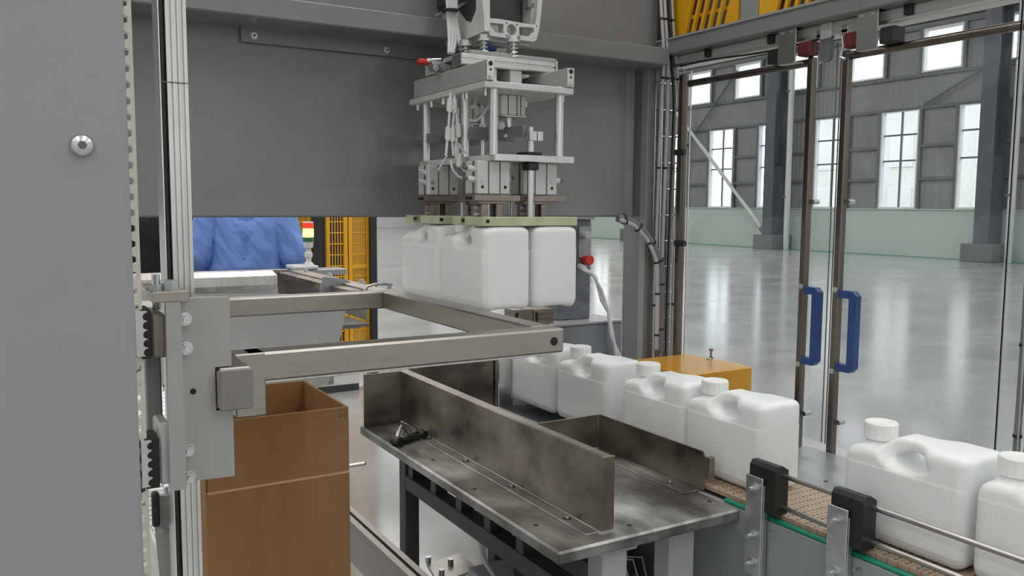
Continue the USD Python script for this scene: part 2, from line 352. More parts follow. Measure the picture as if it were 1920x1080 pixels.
brace((26.33, 29.4, 4.2), (26.33, 26.3, 7.2), .04, 'hall_steel_grey', 'thin dark diagonal brace crossing the white brace tube')
brace((26.33, 17.6, 5.1), (26.33, 15.3, 6.2), .04, 'hall_steel_grey', 'thin dark diagonal brace on the cladding beside the right column')

# a pale building across the yard
t = thing('building', 'pale overexposed building seen through the windows', 'building', (48, 0, 0))
obj('wall', MB().box(0, 8, 26, 44, -.2, 9), 'building_pale', t, smooth=False)
for k in range(6):
    for z in (.8, 4.2):
        f = obj('building_window', MB().box(-.06, .02, 27.2 + 2.8 * k, 28.8 + 2.8 * k, z, z + 2.2), 'frame_white', t, smooth=False)
        obj('pane', MB().box(-.07, -.06, 27.3 + 2.8 * k, 28.7 + 2.8 * k, z + .1, z + 2.1), 'white_sheet', f, smooth=False)
obj('roof', MB().box(-.3, 8.3, 25.7, 44.3, 9, 9.4), 'hall_steel_grey', t, smooth=False)

# ------------------------------------------------------------------ machine frame: hood panel, column, header beam
hood = thing('hood_panel', 'large dark grey sheet metal panel hanging behind the gripper head', 'machine panel')
YP = 2.60
obj('sheet', MB().box(-.7, 2.035, YP, YP + .04, 1.562, 3.0, .004), 'machine_grey', hood)
obj('hem', MB().prism([(YP, 1.565), (YP - .010, 1.565), (YP - .012, 1.570), (YP, 1.655)], 'x', -.7, 2.03), 'machine_grey', hood)
obj('return_flange', MB().box(2.035, 2.085, YP + .01, YP + .06, 1.562, 3.0, .003), 'machine_grey_light', hood)
obj('cross_beam', MB().box(-.7, 2.10, 2.43, YP, 2.118, 2.178, .004), 'machine_grey', hood)
obj('upper_sheet', MB().box(-.7, 2.10, 2.50, 2.54, 2.182, 3.0, .004), 'machine_grey', hood)
obj('flange_strip', MB().box(-.1, .68, 2.575, YP, 2.13, 2.145, .002), 'machine_grey_light', hood)
br = obj('angle_bracket', MB().prism([(.60, 2.075), (1.32, 2.075), (1.32, 2.142), (.63, 2.142), (.60, 2.125)], 'y', 2.58, 2.594).box(.63, 1.32, 2.50, 2.594, 2.138, 2.146, .002), 'dark_paint' if False else 'machine_grey', hood)
for k, (u, v) in enumerate(((476, 67), (725, 94), (488, 44), (741, 71))):
    p = at(u, v, y=2.578); b = MB().bolt(p, (0, -1, 0), .007, .007, 12); obj('bolt', b, 'zinc', br)
    obj('socket', MB().cyl(p + [0, -.0085, 0], p + [0, -.0072, 0], .0035, 6), 'hole_black', br)

col = thing('frame_column', 'square grey machine column between the hood panel and the glass doors', 'column', (0, 0, 0))
obj('post', MB().box(2.10, 2.23, 2.54, 2.69, 0.02, 3.0, .006), 'machine_grey', col)
obj('foot_plate', MB().box(2.05, 2.28, 2.49, 2.74, 0, .02, .003), 'machine_grey', col)
obj('edge_angle', MB().box(2.094, 2.10, 2.545, 2.58, .3, 3.0, .001), 'machine_grey_light', col)

XD = 2.17
beam = thing('header_beam', 'grey horizontal header beam with light aluminium track above the glass doors', 'beam')
obj('tube', MB().box(2.10, 2.23, -.6, 2.54, 2.158, 2.212, .004), 'machine_grey', beam)
obj('lip', MB().box(2.094, 2.10, -.6, 2.54, 2.208, 2.216, .001), 'machine_grey_light', beam)
obj('door_track', MB().box(2.15, 2.21, -.4, 2.47, 2.118, 2.158, .003), 'aluminium_matte', beam)
obj('track_lip', MB().box(2.145, 2.15, -.4, 2.47, 2.118, 2.128, .001), 'aluminium', beam)
for k, y in enumerate((2.28, 1.99, 1.62, 1.5)):
    obj('track_clip', MB().box(2.135, 2.15, y - .012, y + .012, 2.13, 2.158, .002), 'black_plastic', beam)
cb = []
for y in np.linspace(2.42, 1.80, 14): cb.append((2.140, y, 2.112 - .006 * math.sin((y - 1.8) * 9)))
obj('sensor_cable', MB().tube(cb, .0035, 6), 'cable_black', beam)

def safety_switch(y, flip, lab):
    t = thing('door_switch', lab, 'door switch', (2.15, y, 2.05)); s = flip
    obj('bracket', MB().box(-.035, -.03, -.035, .035, .0, .115, .001).box(-.03, .03, -.035, .035, 0, .004, .001).box(-.035, .03, -.035, .035, .108, .112, .001), 'rod_steel', t)
    obj('switch_body', MB().box(-.03, .02, s * .036, s * .085, .01, .055, .004), 'black_plastic', t)
    obj('red_actuator', MB().box(-.028, .016, -s * .036, -s * .085, .018, .06, .004), 'red_dark', t)
    h = MB(); h.tube([(0, -s * .10, .085), (0, -s * .112, .07), (0, -s * .105, .03), (0, -s * .115, .0), (0, -s * .098, -.008)], .005, 8)
    obj('latch_hook', h, 'chrome', t)
    obj('latch_plate', MB().box(-.005, .005, -s * .088, -s * .112, .06, .09, .002), 'rod_steel', t)
    obj('screw', MB().bolt((-.036, .018, .095), (-1, 0, 0), .004, .004), 'zinc', t); obj('screw', MB().bolt((-.036, -.018, .095), (-1, 0, 0), .004, .004), 'zinc', t)
safety_switch(1.90, 1, 'door switch with red actuator above the left glass door')
safety_switch(1.61, -1, 'door switch with black body above the right glass door')
t = thing('door_catch', 'dark rounded catch plate between the two door switches', 'catch', (2.15, 1.775, 2.04))
pl = unary_union([Point(0, .02).buffer(.02), sbox(-.02, .02, .02, .075)]); obj('plate', MB().prism(pl, 'x', -.006, .006), 'hall_steel_grey', t); obj('hanger', MB().box(-.01, .01, -.02, .02, .07, .118, .002), 'aluminium_matte', t)

# glass doors: posts near the meeting edges, top tubes, glass beyond the posts
def glass_door(y_post, y_far, y_glass, lab, sgn, name_n):
    t = UsdGeom.Xform.Define(stage, f'/World/door_{name_n}').GetPrim(); tag(t, lab, 'glass door', None, 'structure')
    obj('glass_pane', MB().box(XD + .012, XD + .022, min(y_glass, y_far), max(y_glass, y_far), .86, 2.10, .001), 'door_glass', t, smooth=False)
    obj('meeting_post', MB().box(XD - .012, XD + .012, y_post - .012, y_post + .012, .80, 2.068, .004), 'door_tube', t)
    obj('top_tube', MB().cyl((XD, y_post, 2.053), (XD, y_far, 2.053), .0125, 16), 'door_tube', t)
    hx = XD - .0
    yh = y_post - .055 if sgn > 0 else y_post - .062
    pts = [(XD + .002, y_post - .005, 1.345), (XD + .002, yh + .02, 1.345), (XD + .002, yh + .005, 1.338), (XD + .002, yh, 1.322), (XD + .002, yh, 1.128), (XD + .002, yh + .005, 1.112), (XD + .002, yh + .02, 1.105), (XD + .002, y_post - .005, 1.105)]
    h = MB()
    W = Polygon([(y_post - .012, 1.352), (yh + .0, 1.352), (yh - .014, 1.338), (yh - .014, 1.118), (yh, 1.104), (y_post - .012, 1.104)])
    I = Polygon([(y_post - .011, 1.326), (yh + .014, 1.326), (yh + .014, 1.130), (y_post - .011, 1.130)])
    h.prism(W.difference(I.buffer(.003)).buffer(-.003).buffer(.003), 'x', XD - .013, XD + .011)
    obj('pull_handle', h, 'blue_plastic', t)
    for z in (1.352, 1.10): obj('screw', MB().bolt((XD - .012, y_post, z), (-1, 0, 0), .006, .003, 10), 'zinc', t)
    for z in (.94, 1.62): obj('glass_clamp', MB().cyl((XD + .004, y_post - .018, z), (XD + .03, y_post - .018, z), .008, 10), 'rod_steel', t)
    obj('glass_edge', MB().box(XD + .0115, XD + .0135, y_glass - .0015, y_glass + .0015, .86, 2.10), 'hall_steel_grey', t, smooth=False)
    return t
dl = glass_door(at(1512, 400, x=XD)[1], 2.40, at(1553, 400, x=XD)[1], 'left glass safety door with blue pull handle and steel tube frame', 1, 1)
dr = glass_door(at(1577, 400, x=XD)[1], .35, at(1560, 400, x=XD)[1] , 'right glass safety door with blue pull handle beside the mesh tray', -1, 2)
yh_ = at(1276, 400, x=XD)[1]
obj('hinge_post', MB().box(XD - .014, XD + .014, yh_ - .014, yh_ + .014, .5, 2.09, .004), 'door_tube', dl)
obj('post_strip', MB().box(XD + .004, XD + .010, yh_ - .034, yh_ - .029, .5, 2.10, .001), 'aluminium', dl)
for v in (286, 456):
    p = at(1278, v, x=XD); obj('hinge', MB().cyl(p + [-.02, .012, 0], p + [-.012, -.03, 0], .011, 12), 'black_plastic', dl)

# yellow slotted guards standing on the header beam
def yellow_guard(y1, y0, lab):
    t = thing('slotted_guard', lab, 'guard', (2.16, 0, 2.212))
    w = Polygon([(y0, 0), (y1, 0), (y1, .52), (y0, .52)]); sl = []
    n = max(1, int((y1 - y0 - .10) / .042))
    for k in range(n):
        a = y0 + .05 + k * .042
        for z in (.014, .225): sl.append(Polygon([(a + .022, z), (a + .044, z), (a - .012, z + .18), (a - .034, z + .18)]).buffer(.003))
    for z in (.075, .145, .285, .355): obj('cross_bar', MB().box(.016, .022, y0 + .01, y1 - .01, z, z + .012), 'yellow_paint', t, smooth=False)
    obj('slotted_plate', MB().prism(w.difference(unary_union(sl)), 'x', 0, .012), 'yellow_paint', t, smooth=False)
    obj('end_flange', MB().box(0, .10, y1, y1 + .006, 0, .52, .001), 'yellow_paint', t)
    obj('back_lining', MB().box(.09, .10, y0, y1, 0, .52), 'machine_grey', t)
y_g = [at(u, 60, x=2.16)[1] for u in (1263, 1383, 1424, 1560)]
yellow_guard(y_g[0], y_g[1], 'yellow slotted guard plate above the left glass door')
yellow_guard(y_g[2], y_g[2] - .5, 'yellow slotted guard plate above the right glass door, further right')
t = thing('guard_post', 'grey post between the two yellow slotted guards', 'post', (2.16, 0, 2.212)); yq = (y_g[1] + y_g[2]) / 2
obj('tube', MB().box(0, .05, y_g[2] + .01, y_g[1] - .008, 0, .6, .003), 'machine_grey_light', t); obj('foot', MB().box(-.005, .06, y_g[2] + .004, y_g[1] - .004, 0, .006), 'machine_grey', t)
t = thing('side_sheet', 'brownish grey sheet between the cables and the yellow guard', 'sheet', (2.16, 0, 2.212))
obj('sheet', MB().box(0, .01, y_g[0] + .01, y_g[0] + .16, 0, .6, .002), 'machine_grey', t); obj('fold', MB().box(0, .03, y_g[0] + .01, y_g[0] + .013, 0, .6), 'machine_grey_light', t)

# wire basket trays with cables
def tray(x0, x1, y0, y1, z0, z1, lab, nl, dy, pitch):
    t = thing('wire_tray', lab, 'cable tray')
    for i in range(nl):
        f = i / (nl - 1); obj('long_wire', MB().cyl((x0 + (x1 - x0) * f, y0 + (y1 - y0) * f, z0), (x0 + (x1 - x0) * f, y0 + (y1 - y0) * f, z1), .0028, 6), 'rod_steel', t)
    for s in (0, 1):
        obj('side_wire', MB().cyl((x1 * s + x0 * (1 - s), (y0 if s == 0 else y1) - dy, z0), (x1 * s + x0 * (1 - s), (y0 if s == 0 else y1) - dy, z1), .0028, 6), 'rod_steel', t)
    for z in np.arange(z0 + .02, z1, pitch):
        obj('cross_wire', MB().tube([(x0, y0 - dy, z), (x0, y0, z), (x1, y1, z), (x1, y1 - dy, z)], .0028, 6), 'rod_steel', t)
    return t
tray(2.125, 2.225, 2.535, 2.535, .55, 2.14, 'wire mesh cable tray on the machine column beside the left door', 4, .04, .1)
def cable(pts, r, m, lab, grp=None, ties=True):
    P = np.array(pts, float); from_ = np.linspace(0, len(P) - 1, len(P) * 6)
    Q = np.array([[np.interp(f, range(len(P)), P[:, k]) for k in range(3)] for f in from_])
    for _ in range(4): Q[1:-1] = (Q[:-2] + 2 * Q[1:-1] + Q[2:]) / 4
    t = thing('cable', lab, 'cable', group=grp)
    obj('sheath', MB().tube(Q, r, 8), m, t)
    if ties:
        for k in range(3, len(Q) - 2, max(4, len(Q) // 6)): obj('cable_tie', MB().cyl(Q[k] - (Q[k + 1] - Q[k]) / np.linalg.norm(Q[k + 1] - Q[k]) * .004, Q[k] + (Q[k + 1] - Q[k]) / np.linalg.norm(Q[k + 1] - Q[k]) * .004, r * 1.25, 8), 'cable_black', t)
for k in range(7):
    xx = 2.118 + .0155 * k; yy = 2.505 + .012 * (k % 2)
    m_ = ['cable_white', 'cable_grey', 'cable_white', 'cable_grey', 'cable_black', 'cable_grey', 'cable_white'][k]
    cable([(xx, yy, .5), (xx + .004 * math.sin(k), yy, .9), (xx - .004, yy, 1.3), (xx + .003, yy, 1.7), (xx, yy - .01, 2.0), (2.085 + .009 * k, yy - .06, 2.15), (2.075 + .009 * k, yy - .05, 2.3), (2.075 + .009 * k, yy - .03, 2.5), (2.08 + .009 * k, yy - .02, 2.9)],
          [.006, .005, .0065, .006, .004, .007, .005][k], m_, ['leftmost pale', 'grey second from the left', 'pale third from the left', 'grey middle', 'black', 'grey second from the right', 'rightmost pale'][k] + ' cable in the wire tray on the machine column', 'cables in the column tray')
cable([at(1158, 408, y=2.53), at(1185, 415, y=2.52), at(1212, 440, y=2.50), at(1232, 475, y=2.49), at(1240, 500, y=2.49), at(1238, 560, y=2.495), at(1236, 660, y=2.5)], .016, 'cable_grey', 'thick grey ribbed conduit curving from under the hood panel to the column tray')
cable([at(1162, 412, y=2.51), at(1190, 422, y=2.50), at(1215, 450, y=2.48), at(1232, 490, y=2.47), at(1233, 560, y=2.475), at(1231, 655, y=2.48)], .008, 'cable_white', 'pale grey cable lying along the curved conduit')
tray(2.13, 2.18, 1.185, 1.05, .88, 2.2, 'wire mesh cable tray at the right edge beside the right door', 4, .0, .098)
for k in range(5):
    cable([(2.16 + .008 * k, 1.15 - .02 * k, .86), (2.158 + .008 * k, 1.145 - .02 * k, 1.3), (2.157 + .008 * k, 1.15 - .02 * k, 1.8), (2.16 + .008 * k, 1.15 - .02 * k, 2.2)], .009 if k == 0 else .006, ['cable_grey', 'cable_black', 'cable_white', 'cable_grey', 'cable_white'][k],
          ['thick grey', 'black', 'pale third', 'grey fourth', 'rightmost pale'][k] + ' cable in the wire tray at the right edge of the picture', 'cables in the right tray')

# ------------------------------------------------------------------ jerry cans
def smin_(a, b, k): h = max(k - abs(a - b), 0) / k; return min(a, b) - h * h * k * .25
def smax_(a, b, k): return -smin_(-a, -b, k)
CL, CW, CHT = .1425, .075, .235
def can_sdf(x, y, z):
    w = CW if .024 < z < .168 else CW - .0016
    l = CL
    r = .024
    qx, qy, qz = abs(x) - w + r, abs(y) - l + r, abs(z - .122) - .122 + r
    d = math.sqrt(max(qx, 0) ** 2 + max(qy, 0) ** 2 + max(qz, 0) ** 2) + min(max(qx, qy, qz), 0) - r
    t = min(max((y - .026) / .05, 0), 1); t = t * t * (3 - 2 * t)
    e = min(max((y - .085) / .06, 0), 1)
    h = CHT + (.206 - CHT) * t - .014 * e * e - .004 * (abs(x) / CW) ** 2
    d = smax_(d, z - h, .022)
    ex, ey, ez = (abs(x) - .094) / .060, (y - .008) / .066, (z - .228) / .058
    d = smax_(d, -(math.sqrt(ex * ex + ey * ey + ez * ez) - 1) * .05, .010)
    hy, hz = (y + .012) / .043, (z - .192) / .018
    d = smax_(d, -(math.sqrt(hy * hy + hz * hz) - 1) * .015, .010)
    if z < .03:
        bx, bz = x / .052, z / .010
        d = smax_(d, -(math.sqrt(bx * bx + bz * bz) - 1) * .01, .006)
    n = math.hypot(x, y - .100)
    dn = max(n - .029, abs(z - .19) - .03)
    return -smin_(d, dn, .008)
can_mesh = m3.Manifold.level_set(can_sdf, [-.082, -.15, -.006, .082, .15, .245], .0042)
capm = MB()
capm.lathe([(0, .2455), (.024, .2455), (.0255, .2475), (.0335, .2475), (.0358, .245), (.036, .213), (.034, .2105), (.026, .2105)], (0, .100, 0), 36)
for k in range(16):
    a = k * math.pi / 8; capm.cyl((.0358 * math.cos(a), .1 + .0358 * math.sin(a), .213), (.0358 * math.cos(a), .1 + .0358 * math.sin(a), .243), .0011, 5)
CX, CZ = 1.652, .880
first_can = None
def can(loc, label, group, rz=0):
    global first_can
    if first_can is None:
        t = first_can = thing('jerry_can', label, 'jerry can', loc, rz, group)
        obj('body', (can_mesh.to_mesh().vert_properties[:, :3], can_mesh.to_mesh().tri_verts), 'can_white', t, smooth=True)
        obj('screw_cap', capm, 'cap_white', t)
        return t
    return dup(first_can, loc, rz, label, group)
LN = 'jerry cans standing on the conveyor'
for y, lab in ((1.593, 'white jerry can right of the steel guide, just left of the first black rail clamp'),
               (1.878, 'white jerry can third from the left on the conveyor, in front of the yellow box'),
               (2.235, 'white jerry can half behind the steel lift arm, cap showing just right of the arm'),
               (2.535, 'white jerry can furthest up the conveyor, under the steel lift arm'),
               (1.073, 'white jerry can standing behind the steel side rails, second from the right edge'),
               (.772, 'white jerry can cut off by the right edge of the picture')):
    can((CX, y, CZ), lab, LN)
GX, GY, GZ = 1.155, 1.975 + .1425, 1.312
GN = 'jerry cans held by the gripper'
for ix, iy, lab in ((0, 0, 'front left jerry can hanging in the gripper'), (1, 0, 'front right jerry can hanging in the gripper'),
                    (0, 1, 'rear left jerry can hanging in the gripper, handle hole showing'), (1, 1, 'rear right jerry can hanging in the gripper, hidden behind the others')):
    can((GX + .158 * ix, GY + .286 * iy, GZ), lab, GN)

# ------------------------------------------------------------------ gripper head
gr = thing('gripper_head', 'aluminium pneumatic gripper head holding four white jerry cans', 'robot gripper')
P = lambda u, v, y: at(u, v, y=y)
yg = 2.0
xl, xr = 1.095, 1.379                      # top plate
zt = 1.914
obj('top_plate', MB().box(xl, xr, yg, 2.50, zt, zt + .018, .002), 'aluminium_matte', gr)
for x0, nm in ((xl + .002, 'left'), (xr - .025, 'right')):
    sp = obj('side_bar', MB().box(x0, x0 + .023, yg + .002, 2.47, zt + .019, zt + .072, .002), 'machine_grey_light', gr)
    obj('end_plate', MB().box(x0, x0 + .023, yg - .004, yg + .002, zt + .019, zt + .072, .001), 'aluminium', sp)
    for k, z in enumerate((.062, .046)):
        obj('hole', MB().cyl((x0 + .0115, yg - .0048, zt + z), (x0 + .0115, yg - .0035, zt + z), .0065 if k == 0 else .003, 12), 'hole_black', sp)
    obj('bolt', MB().bolt((x0 + .0115, yg - .004, zt + .028), (0, -1, 0), .006, .005, 10), 'chrome', sp)
# cross beam of the robot flange
x_a, x_b = at(865, 97, y=2.14)[0], at(1040, 118, y=2.14)[0]
cbm = obj('cross_beam', MB().box(x_a, x_b, 2.14, 2.20, 1.992, 2.024, .002).box(x_a, x_b, 2.136, 2.14, 1.994, 2.005, .001).box(x_a, x_b, 2.136, 2.14, 2.011, 2.022, .001), 'aluminium', gr)
obj('end_cap', MB().box(x_b + .004, x_b + .012, 2.14, 2.20, 1.99, 2.03, .001), 'aluminium', cbm)
obj('rear_beam', MB().box(x_a + .0, x_b + .03, 2.33, 2.38, 1.99, 2.024, .002), 'aluminium_matte', gr)
for x in (xl + .1, xr - .1): obj('beam_support', MB().box(x - .02, x + .02, 2.15, 2.37, zt + .018, 1.992, .002), 'aluminium_matte', gr)
obj('tool_plate', MB().box(x_a + .04, x_b + .02, 2.16, 2.42, 2.026, 2.040, .002), 'machine_grey_light', gr)
for k, (u, v) in enumerate(((907, 82), (963, 88), (873, 92), (940, 88))):
    y = (2.20, 2.17, 2.30, 2.36)[k]; p = at(u, v, y=y); zb = 2.024
    b = MB()
    b.cyl((p[0], y, zb), (p[0], y, 2.088), .006, 12)
    q = []
    for a in np.linspace(0, 2 * math.pi * 4.5, 64): q.append((p[0] + .0115 * math.cos(a), y + .0115 * math.sin(a), zb + .002 + .05 * a / (2 * math.pi * 4.5)))
    sp = obj('spring_pin', b, 'chrome', gr); obj('spring', MB().tube(q, .0022, 6), 'aluminium', sp)
    obj('washer', MB().cyl((p[0], y, 2.074), (p[0], y, 2.081), .022, 20), 'zinc', sp); obj('nut', MB().cyl((p[0], y, 2.081), (p[0], y, 2.092), .019, 6), 'zinc', sp)
p = at(918, 92, y=2.28); obj('blue_fitting', MB().cyl(p + [-.008, 0, -.01], p + [-.008, 0, .012], .009, 12).box(p[0] - .004, p[0] + .02, 2.27, 2.29, p[2] - .004, p[2] + .006, .001), 'blue_plastic', gr, label='small blue fitting')
obj('elbow_fitting', MB().cyl(p + [.025, 0, -.01], p + [.025, 0, .004], .008, 10).cyl(p + [.025, 0, .0], p + [.055, 0, .002], .006, 10), 'hose_white', gr)

# rods between the plates
zl = 1.738
for (u, y) in ((925, 2.02), (1048, 2.03), (799, 2.44), (871, 2.16), (991, 2.46)):
    x = at(u, 230, y=y)[0]; x = min(max(x, xl + .018), 1.372)
    r = obj('guide_rod', MB().cyl((x, y, zl), (x, y, zt), .0125, 18), 'chrome', gr)
    obj('rod_cap', MB().cyl((x, y, zt + .018), (x, y, zt + .023), .011, 16), 'aluminium', r)
for (x, y) in ((xl + .02, 2.035), (xl + .012, 2.13), (xl + .012, 2.28), (xl + .012, 2.36), (xl + .012, 2.46), (xr - .02, 2.03), (xr - .04, 2.2), (xr - .03, 2.4)):
    obj('hanging_bolt', MB().cyl((x, y, zt - .018), (x, y, zt), .0065, 6), 'chrome', gr)
# lift cylinders under the top plate
def air_cyl(x0, x1, y0, y1, z0, z1, nm='lift_cylinder'):
    c_ = obj(nm, MB().box(x0, x1, y0, y1, z0, z1, .002), 'aluminium_matte', gr)
    w = (x1 - x0)
    for f in (.25, .62, .78): obj('groove', MB().box(x0 + w * f, x0 + w * f + .003, y0 - .0008, y0 + .002, z0 + .001, z1 - .001), 'hall_steel_grey', c_)
    obj('end_plate', MB().box(x0 - .002, x1 + .002, y0 - .002, y1 + .002, z0 - .004, z0, .001), 'aluminium', c_)
    obj('piston_rod', MB().cyl(((x0 + x1) / 2, (y0 + y1) / 2, z0 - .055), ((x0 + x1) / 2, (y0 + y1) / 2, z0), .009, 14), 'chrome', c_)
    obj('rod_foot', MB().cyl(((x0 + x1) / 2, (y0 + y1) / 2, z0 - .06), ((x0 + x1) / 2, (y0 + y1) / 2, z0 - .052), .017, 14), 'zinc', c_)
    return c_
a0, a1 = at(941, 190, y=2.1), at(985, 218, y=2.1)
air_cyl(a0[0], a1[0], 2.10, 2.16, a1[2], zt)
a0, a1 = at(880, 190, y=2.34), at(903, 232, y=2.34)
air_cyl(a0[0], a1[0], 2.34, 2.40, a1[2], zt)
for zz in (.03, .085): obj('port_fitting', MB().cyl((at(937, 190, y=2.12)[0], 2.12, zt - zz), (at(941, 190, y=2.12)[0] + .003, 2.12, zt - zz), .012, 14), 'hose_white', gr)
# lift crossbar with clamp block and long rod
zx = at(975, 262, y=2.2)[2]
obj('lift_bar', MB().box(1.135, 1.30, 2.19, 2.215, zx - .006, zx + .030, .001), 'machine_grey', gr)
obj('rear_lift_bar', MB().box(1.12, 1.30, 2.42, 2.445, zx - .004, zx + .024, .001), 'machine_grey', gr)
pc = at(995, 256, y=2.022)
obj('lift_arm', MB().box(pc[0] - .02, pc[0] - .013, 2.03, 2.40, zx - .006, zx + .026, .001), 'machine_grey', gr)
cb_ = obj('clamp_block', MB().box(pc[0] - .012, pc[0] + .012, 2.007, 2.037, pc[2] - .012, pc[2] + .014, .001).box(pc[0] + .014, pc[0] + .032, 2.007, 2.037, pc[2] - .012, pc[2] + .014, .001), 'aluminium', gr)
obj('cap_screw', MB().cyl((pc[0], 2.022, pc[2] + .014), (pc[0], 2.022, pc[2] + .026), .008, 12), 'chrome', cb_)
rod = obj('long_rod', MB().cyl((pc[0], 2.022, 1.57), (pc[0], 2.022, pc[2] - .01), .0095, 18), 'chrome', gr)
obj('bushing', MB().box(pc[0] - .017, pc[0] + .017, 2.002, 2.042, 1.700, 1.722, .003).box(pc[0] - .024, pc[0] + .026, 2.002, 2.06, 1.741, 1.750, .002), 'black_plastic', rod)
for (u, y) in ((905, 2.22), (857, 2.3), (930, 2.2)):
    x = at(u, 230, y=y)[0]
    r = obj('small_rod', MB().cyl((x, y, zl), (x, y, zt - .02), .007, 12), 'chrome', gr)
    obj('shaft_collar', MB().cyl((x, y, zx + .03), (x, y, zx + .042), .014, 14), 'zinc', r)
# lower plate
obj('lower_plate', MB().box(1.125, 1.38, yg, 2.49, 1.723, 1.740, .002), 'aluminium_matte', gr)
obj('lower_plate_edge', MB().box(1.1235, 1.3815, yg - .002, yg, 1.7225, 1.7405, .001), 'aluminium', gr)
# gripper units: double bore cylinder, bronze flange, two jaws
def grip_unit(x0, x1, y, name='grip_cylinder'):
    z0, z1 = 1.632, 1.723; w = x1 - x0
    c_ = obj(name, MB().box(x0, x1, y, y + .075, z0, z1, .003), 'aluminium_matte', gr)
    for f in (.31, .66): obj('groove', MB().box(x0 + w * f, x0 + w * f + .0035, y - .0008, y + .002, z0 + .001, z1 - .001), 'hall_steel_grey', c_)
    for f in (.14, .84):
        obj('hole', MB().cyl((x0 + w * f, y - .001, z0 + .02), (x0 + w * f, y + .001, z0 + .02), .0045, 12), 'hole_black', c_)
        obj('screw', MB().cyl((x0 + w * f, y - .002, z0 + .038), (x0 + w * f, y + .001, z0 + .038), .0055, 12), 'zinc', c_)
    obj('sensor_slot', MB().box(x0 - .001, x0 + .001, y + .02, y + .03, z0 + .001, z1 - .001), 'hall_steel_grey', c_)
    f_ = obj('flange', MB().box(x0 - .012, x1 + .03, y - .006, y + .08, z0 - .018, z0 - .002, .001), 'bronze_steel', gr)
    obj('flange_hole', MB().box(x0 - .0125, x0 - .0115, y + .01, y + .05, z0 - .015, z0 - .006), 'hole_black', f_)
    zb = 1.566
    j = obj('jaw', MB().box(x0 + .012, x0 + .034, y + .0, y + .06, zb, z0 - .026, .001), 'bronze_steel', gr)
    obj('jaw_screw', MB().cyl((x0 + .002, y + .02, zb + .012), (x0 + .012, y + .02, zb + .012), .006, 10).cyl((x0 + .002, y + .02, zb + .03), (x0 + .012, y + .02, zb + .03), .006, 10), 'zinc', j)
    j2 = obj('jaw', MB().box(x0 + .058, x0 + .078, y + .0, y + .06, zb, z0 - .026, .001), 'bronze_steel', gr)
    obj('jaw_slide', MB().box(x0 + .036, x0 + .056, y + .012, y + .05, zb + .002, z0 - .020, .001), 'dark_paint', gr)
    obj('slide_pin', MB().box(x0 + .037, x0 + .041, y + .008, y + .012, zb, z0 - .02, .0005), 'aluminium', j2)
    obj('slide_plate', MB().box(x0 + .004, x1 - .004, y + .004, y + .06, z0 - .026, z0 - .018, .001), 'bronze_steel', gr)
xg0, xg1 = at(896, 320, y=2.03)[0], at(957, 320, y=2.03)[0]
grip_unit(xg0, xg1, 2.03); 
xh0, xh1 = at(983, 320, y=2.045)[0], at(1045, 320, y=2.045)[0]
grip_unit(xh0, xh1, 2.045)
grip_unit(xg0, xg1, 2.345); grip_unit(xh0, xh1, 2.35)
# speed controllers on the grip cylinders
for (x, y, z, d) in ((xg0, 2.05, 1.70, -1), (xg0, 2.05, 1.672, -1), (xh1, 2.07, 1.672, 1), (xg1, 2.07, 1.675, 1), (xg0, 2.37, 1.70, -1), (xg0, 2.37, 1.67, -1)):
    sc = obj('speed_controller', MB().cyl((x, y, z), (x + d * .022, y, z + .003), .0085, 12), 'hose_white', gr)
    obj('adjusting_screw', MB().cyl((x + d * .022, y, z + .003), (x + d * .034, y, z + .004), .005, 10), 'hall_steel_grey', sc)
# green pads that press on the cans
def pad(x0, x1, y0, y1, lab=None):
    b = obj('green_pad', MB().box(x0, x1, y0, y1, 1.5465, 1.571, .002), 'pad_green', gr, label='translucent green pressing pad')
    obj('hole', MB().box(x0 + .006, x0 + .016, y0 - .001, y0 + .004, 1.555, 1.564), 'hole_black', b)
pad(xg0 - .005, at(1083, 415, y=1.985)[0], 1.985, 2.10)
pad(1.085, 1.245, 2.13, 2.175); pad(1.085, 1.24, 2.27, 2.40); pad(1.085, 1.40, 2.46, 2.51)
for x in (1.13, 1.2, 1.29, 1.36):
    for y in (2.2, 2.44): obj('pad_post', MB().cyl((x, y, 1.56), (x, y, 1.61), .006, 10), 'zinc', gr)
# pneumatic pieces and hoses
def hose(pts, r=.004, m='hose_white', nm='air_hose'):
    Pn = np.array(pts, float); ff = np.linspace(0, len(Pn) - 1, len(Pn) * 5)
    Q = np.array([[np.interp(f, range(len(Pn)), Pn[:, k]) for k in range(3)] for f in ff])
    for _ in range(3): Q[1:-1] = (Q[:-2] + 2 * Q[1:-1] + Q[2:]) / 4
    return obj(nm, MB().tube(Q, r, 8), m, gr)
H = lambda *uv, y=2.15: [at(u, v, y=y) for u, v in uv]
hose(H((845, 175), (843, 205), (841, 240), (836, 292))); hose(H((852, 178), (851, 210), (847, 255), (850, 292)))
hose(H((860, 240), (855, 262), (853, 290), (862, 310), (872, 322))); hose(H((880, 225), (893, 227), (905, 215), (915, 200), (925, 190)))
hose(H((858, 268), (866, 280), (875, 288))); hose(H((845, 300), (848, 318), (858, 330), (868, 335), y=2.1), .003)
hose(H((838, 292), (828, 308), (822, 320), y=2.3), .003); hose(H((905, 165), (893, 178), (890, 200), (897, 215), y=2.2)); hose(H((975, 300), (966, 315), (962, 325), y=2.1), .0025)
for (u, v) in ((843, 197), (852, 198), (840, 250), (848, 252), (859, 244), (861, 300)):
    p = at(u, v, y=2.15); yf = obj('y_fitting', MB().cyl(p + [0, 0, -.016], p + [0, 0, .018], .0095, 12, r1=.007), 'hose_white', gr)
    obj('collet', MB().cyl(p + [0, 0, -.020], p + [0, 0, -.016], .008, 12), 'aluminium', yf)
